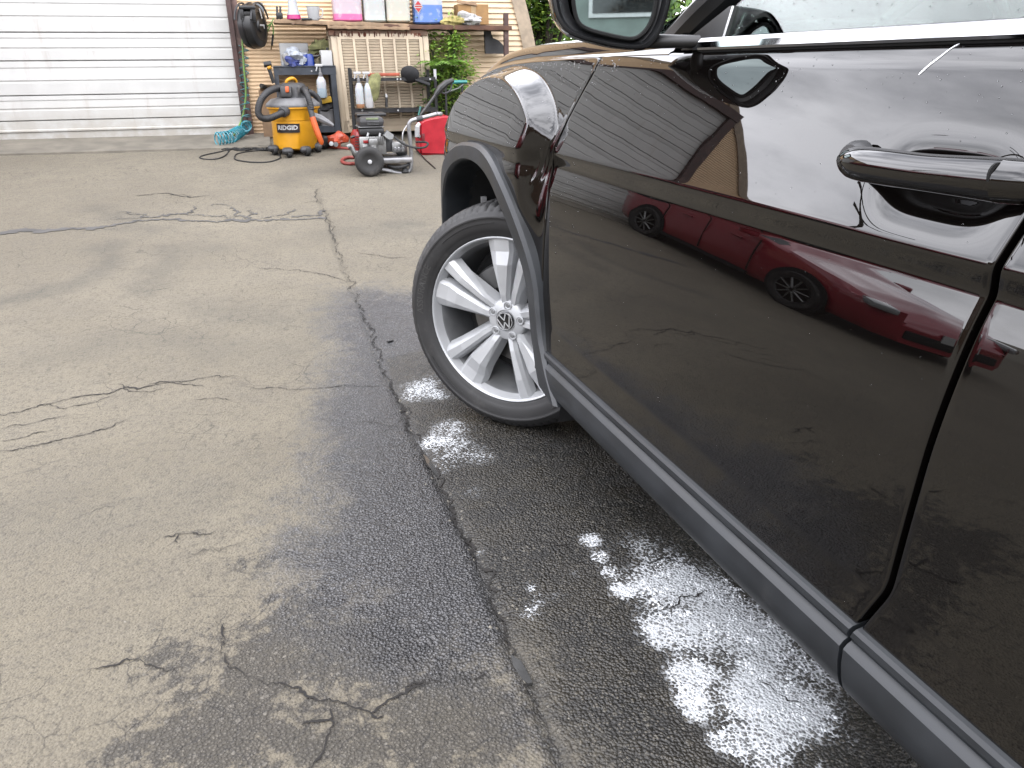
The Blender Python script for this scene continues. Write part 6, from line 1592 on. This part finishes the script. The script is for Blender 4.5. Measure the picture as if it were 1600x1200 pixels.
M_bark = mat('bark', (0.0720, 0.0560, 0.0400), .9, var=.35, scale=20, bump=.5)
def leaf(mb, p, d, nrm, L, W):
    d = Vector(d).normalized(); s = d.cross(Vector(nrm)); s = s.normalized() if s.length > 1e-5 else d.orthogonal().normalized(); n = s.cross(d); p = Vector(p)
    mb.add([p, p+d*L*.35+s*W*.5+n*W*.10, p+d*L*.75+s*W*.35, p+d*L-n*L*.12, p+d*L*.75-s*W*.35, p+d*L*.35-s*W*.5+n*W*.10, p+d*L*.5-n*W*.12], [(0, 1, 6), (1, 2, 6), (2, 3, 6), (3, 4, 6), (4, 5, 6), (5, 0, 6)])
def bush(name, label, cat_, c, rad, n, seed, mats, L=.06, frame='wall', stems=6, base_z=None, clumps=9):
    r2 = random.Random(seed); bz = base_z if base_z is not None else c[2]-rad[2]
    th = Thing(name, label, cat_, (c[0], c[1], bz), frame)
    cl_ = [Vector((c[0]+r2.gauss(0, .5)*rad[0], c[1]+r2.gauss(0, .45)*rad[1], c[2]+r2.uniform(-.85, .85)*rad[2])) for _ in range(clumps)]
    st = MB()
    for q in cl_: st.tube(spline([(c[0]+r2.uniform(-.05, .05), c[1], bz-.03), ((c[0]*.6+q.x*.4), c[1]*.5+q.y*.5, (bz+q.z)/2+.05), tuple(q)], 4), [.010+.03*rad[2]*(1-k/8.) for k in range(9)], 5)
    th.part('trunk' if cat_ == 'tree' else 'stem', st, M_bark if cat_ == 'tree' else M_stem)
    for mi, m in enumerate(mats):
        mb = MB()
        for k in range(n//len(mats)):
            q = cl_[r2.randrange(len(cl_))]; v = Vector((r2.gauss(0, 1), r2.gauss(0, 1), r2.gauss(0, 1))); rr = (r2.random()**.5)*.5
            p = q+Vector((v.x*rad[0], v.y*rad[1], v.z*rad[2]))*(rr*.55)
            d = Vector((v.x+r2.uniform(-.7, .7), v.y+r2.uniform(-.7, .7)-.2, r2.uniform(-.7, .5)))
            leaf(mb, p, d, (r2.uniform(-.5, .5), r2.uniform(-.6, .2), 1), L*r2.uniform(.6, 1.3), L*r2.uniform(.35, .6))
        th.part('foliage' if cat_ != 'tree' else 'crown', mb, m, smooth=False, stuff=True)
    return th
# leafy shrub and fern beside the cooler
pc = wp(703, 105, -.25)
bush('leafy_shrub', 'bright leafy green shrub between the cooler and the car bonnet', 'shrub', (pc[0], -.25, pc[2]-.12), (.24, .20, .50), 2600, 3, (M_leaf, M_leaf3), .055, base_z=gz(pc[0], -.25), clumps=16)
pc2 = wp(692, 150, -.45)
bush('leafy_shrub', 'dark low shrub behind the black spray gun and washer handle', 'shrub', (pc2[0]+.05, -.35, pc2[2]-.05), (.26, .16, .32), 1500, 8, (M_leaf2, M_leaf), .05, base_z=gz(pc2[0], -.35), clumps=12)
def fern(label, px, py, t, n, L, seed, m, lean=(0, -.3)):
    r2 = random.Random(seed); b = wp(px, py, t); th = Thing('fern', label, 'fern', tuple(b)); fr_ = MB(); stt = MB()
    for k in range(n):
        a = 2*math.pi*k/n+r2.uniform(-.3, .3); Lk = L*r2.uniform(.75, 1.15); dirh = Vector((math.cos(a)+lean[0], math.sin(a)*.7+lean[1], 0)); pts = []
        for i in range(9):
            f = i/8; pts.append(Vector(b)+dirh*(Lk*f*.75)+Vector((0, 0, Lk*(.95*f-.80*f*f))))
        stt.tube(pts, [.004*(1-i/10) for i in range(9)], 5)
        for i in range(1, 9):
            for h in (0, .5):
                p = pts[i-1].lerp(pts[i], h) if h else pts[i]; d = (pts[i]-pts[i-1]).normalized(); s = d.cross(Vector((0, 0, 1))).normalized(); ll = L*.26*math.sin(math.pi*min(1, (i-h*.5)/8*.85+.12))
                for sg in (-1, 1): leaf(fr_, p, s*sg+d*.45-Vector((0, 0, .15)), (0, 0, 1), ll, ll*.30)
    th.part('frond', fr_, m, smooth=False, stuff=True); th.part('stem', stt, M_stem)
fern('bright green fern drooping over the right edge of the cooler', 690, 112, -.42, 9, .36, 5, M_leaf)
fern('arching dark fern low beside the spray gun', 703, 150, -.55, 8, .30, 9, M_leaf2)
# trees behind the hall's right end and beyond the car
for k, (px, py, t, rad, n, seed, lab) in enumerate((
        (848, 5, 1.2, (.55, .5, .9), 6500, 21, 'green tree just behind the sloping right edge of the hall'),
        (930, -10, 2.2, (.9, .7, 1.3), 6500, 22, 'broad green tree behind the car bonnet and door mirror'))):
    c = wp(px, py, t); bush('broadleaf_tree', lab, 'tree', (c[0], t, c[2]+.1), rad, n, seed, (M_leaf, M_leaf3, M_leaf2), .085, base_z=gz(c[0], t), clumps=16)
for k, (x, y, s, lab) in enumerate(((5.4, 7.6, 1.5, 'tree seen through the SUV windows beyond its bonnet'), (6.6, 5.2, 1.6, 'tree seen through the SUV side window, middle of the row'), (7.4, 2.6, 1.7, 'tree farthest right beyond the SUV cabin'))):
    bush('broadleaf_tree', lab, 'tree', (x, y, 1.7), (s*.8, s*.8, s), 2200, 40+k, (M_leaf, M_leaf2), .16, 'world', base_z=float(g(y))-.02, clumps=16)

for k, (x, y, s, lab) in enumerate(((7.0, 13.5, 2.6, 'tall tree far behind the bonnet, left of the far row'), (11.5, 14.5, 2.8, 'tall tree far beyond the windscreen, second of the far row'), (15.0, 12.0, 2.8, 'tall tree far beyond the cabin, third of the far row'), (17.5, 8.0, 2.8, 'tall tree far right beyond the cabin, last of the far row'))):
    bush('broadleaf_tree', lab, 'tree', (x, y, 2.9), (s*.9, s*.8, s*.8), 2600, 60+k, (M_leaf, M_leaf2), .30, 'world', base_z=float(g(y))-.02, clumps=20)

# ------------------------------------------------------------------ what the black paint mirrors: the left side of the yard
def redpaint():
    t = NT('red_car_paint'); t.set(Base_Color=(.20, .004, .015), Roughness=.3, Metallic=.2, Coat_Weight=1.0, Coat_Roughness=.03); return t.m
M_rp = redpaint()
car = Thing('red_car', 'crimson hatchback parked on the ramp, mirrored in the black door', 'car', (-3.65, 6.2, float(g(6.2))), 'world')
car.o.rotation_euler = (math.atan(.094), 0, 0)
car.b = np.array([0, 0, 0.0])
LN = 4.45
def sec(f):      # f along the car 0 = nose (towards -Y) .. 1 = tail
    zb_ = float(np.interp(f, [0, .03, .10, .26, .34, .90, .97, 1], [.55, .70, .80, .93, .98, 1.02, .95, .80]))
    zr_ = float(np.interp(f, [0, .10, .28, .46, .60, .80, .90, .96, 1], [.56, .82, .97, 1.40, 1.46, 1.40, 1.22, 1.0, .82]))
    hw_ = float(np.interp(f, [0, .03, .12, .5, .9, .98, 1], [.62, .78, .87, .90, .88, .80, .70])); ht = float(np.interp(f, [0, .25, .45, .8, 1], [.60, .74, .58, .56, .62]))
    zr_ = max(zr_, zb_+.01)
    half = [(hw_*.90, .20), (hw_*.985, .30), (hw_*.99, .48), (hw_*1.0, .62), (hw_*.985, .70), (hw_*.97, zb_-.06), (hw_*.93, zb_), (max(ht, .05)*1.02, zb_+(zr_-zb_)*.75), (ht*.9, zr_-.01), (ht*.45, zr_+.02), (0, zr_+.028)]
    return half
rows = []
for f in np.linspace(0, 1, 61):
    h = sec(f); y = -LN/2+LN*f; rows.append([(x, y, z) for x, z in h]+[(-x, y, z) for x, z in h[:-1][::-1]])
mb = MB().grid(rows); mb.f += [tuple(range(21)), tuple(60*21+20-i for i in range(21))]
car.part('body', mb, M_rp, sharp=45)
M_tint = mat('dark_car_glass', (.012, .014, .016), .05, var=.1)
for sg in (-1, 1):
    for (f0, f1) in ((.31, .52), (.535, .72), (.735, .86)):
        rows = []
        for f in np.linspace(f0, f1, 10):
            h = sec(f); a, b = h[6], h[7]; rows.append([(sg*(a[0]+(b[0]-a[0])*k+.006), -LN/2+LN*f, a[1]+(b[1]-a[1])*k+.0) for k in (.12, .5, .95)])
        car.part('side_window', MB().grid(rows), M_tint)
    for wy in (-LN/2+.86, -LN/2+.86+2.64):
        car.part('arch_shade', MB().lathe([(.0, 0), (.385, 0), (.385, .012), (0, .012)], (sg*.885, wy, .34), ax=(sg, 0, 0), n=32), M_gap)  # black disc on the body stands for the shade of an open arch
        w1 = car.part('wheel', MB().lathe([(.225, .0), (.25, .02), (.31, .024), (.325, .0), (.325, -.18), (.22, -.2)], (sg*.905, wy, .322), ax=(sg, 0, 0), n=40), M_tyre)
        spk = MB()
        for k in range(10):
            a = k*math.pi/5; spk.tube([(sg*.915, wy+.03*math.cos(a), .322+.03*math.sin(a)), (sg*.912, wy+.215*math.cos(a), .322+.215*math.sin(a))], [.016, .011], 5)
        car.part('spokes', spk, M_alu, parent=w1); car.part('rim', MB().lathe([(.21, .0), (.228, .012), (.228, -.02), (.2, -.06), (0, -.06)], (sg*.905, wy, .322), ax=(sg, 0, 0), n=36), M_dgrey, parent=w1)
    for yy in (-LN/2+.335*LN+.03, -LN/2+.53*LN, -LN/2+.72*LN): car.part('door_seam', MB().box((sg*.897, yy, .62), (.012, .008, .62)), M_gap)
    car.part('sill_strip', MB().box((sg*.885, .15, .245), (.03, 1.7, .07)), M_gap)
    for yy in (-.35, .55): car.part('door_handle', MB().rbox((sg*.90, yy, .83), (.03, .20, .025), .008), M_rp)
    car.part('headlamp', MB().rbox((sg*.70, -LN/2+.20, .68), (.22, .36, .10), .03, rot=(.1, 0, sg*.45)), M_lens)
    car.part('tail_lamp', MB().rbox((sg*.74, LN/2-.14, .84), (.2, .2, .13), .03), mat('tail_red', (.35, .01, .01), .2, coat=.8))
    car.part('wing_mirror', MB().rbox((sg*1.0, -.62, 1.0), (.2, .1, .13), .03), M_rp)
car.part('number_plate', MB().box((0, -LN/2-.012, .48), (.32, .01, .15)), M_paper)
car.part('grille', MB().rbox((0, -LN/2+.02, .36), (1.1, .08, .16), .03), M_gap)

# board fence and utility pole beyond the red car
fn = Thing('board_fence', 'brown board fence at the far left side of the yard', 'fence', (-9.5, 1.0, 0), 'world')
M_board = mat('fence_board', (.26, .15, .085), .85, var=.35, scale=5, dirt=.3)
for k in range(56):
    y = -5.0+k*.215; fn.part('board', MB().box((-9.5+rnd.uniform(-.01, .01), y, float(g(y))+.92+rnd.uniform(-.02, .02)), (.022, .20, 1.85)), M_board)
for z_ in (.4, 1.5): fn.part('rail', MB().box((-9.54, .95, z_+.06), (.04, 12.1, .09)), M_board)
pl = Thing('utility_pole', 'dark timber utility pole with crossarm beyond the yard', 'utility pole', (-15.0, 17.0, 0), 'world')
pl.part('pole', MB().tube([(-15, 17.0, -.2), (-15, 17.0, 8.0)], [.16, .11], 12), M_bark)
pl.part('crossarm', MB().box((-15, 17.0, 7.4), (2.0, .12, .14), rot=(0, 0, .5)), M_bark)
pl.part('crossarm', MB().box((-15, 17.0, 6.6), (1.4, .12, .14), rot=(0, 0, .5)), M_bark)
sh = Thing('added_shed', 'grey green shed added behind the camera to darken the door mirror', 'shed', (1.0, -13.0, 0), 'world')  # unseen shed, added so the door mirror reflects something dark
M_shed = mat('grey_green_cladding', (.20, .25, .23), .6, var=.2, scale=2)
sh.part('wall', MB().box((1.0, -14.5, 2.2), (16, 3, 4.6)), M_shed)
sh.part('roof', MB().prism([(-16.2, 4.45), (-12.8, 4.45), (-12.8, 4.6), (-14.5, 5.4), (-16.2, 4.6)], -7.3, 9.3, M=lambda a, b, d: (d, a, b)), M_roof)
for k in range(4):
    w1 = sh.part('window', MB().box((-4.5+3.6*k, -12.98, 2.6), (1.5, .06, 1.2)), M_white); sh.part('pane', MB().box((-4.5+3.6*k, -12.945, 2.6), (1.35, .02, 1.05)), M_tint, parent=w1)
print('objects', len(bpy.data.objects), 'tris', sum(len(m.polygons) for m in bpy.data.meshes)*2)
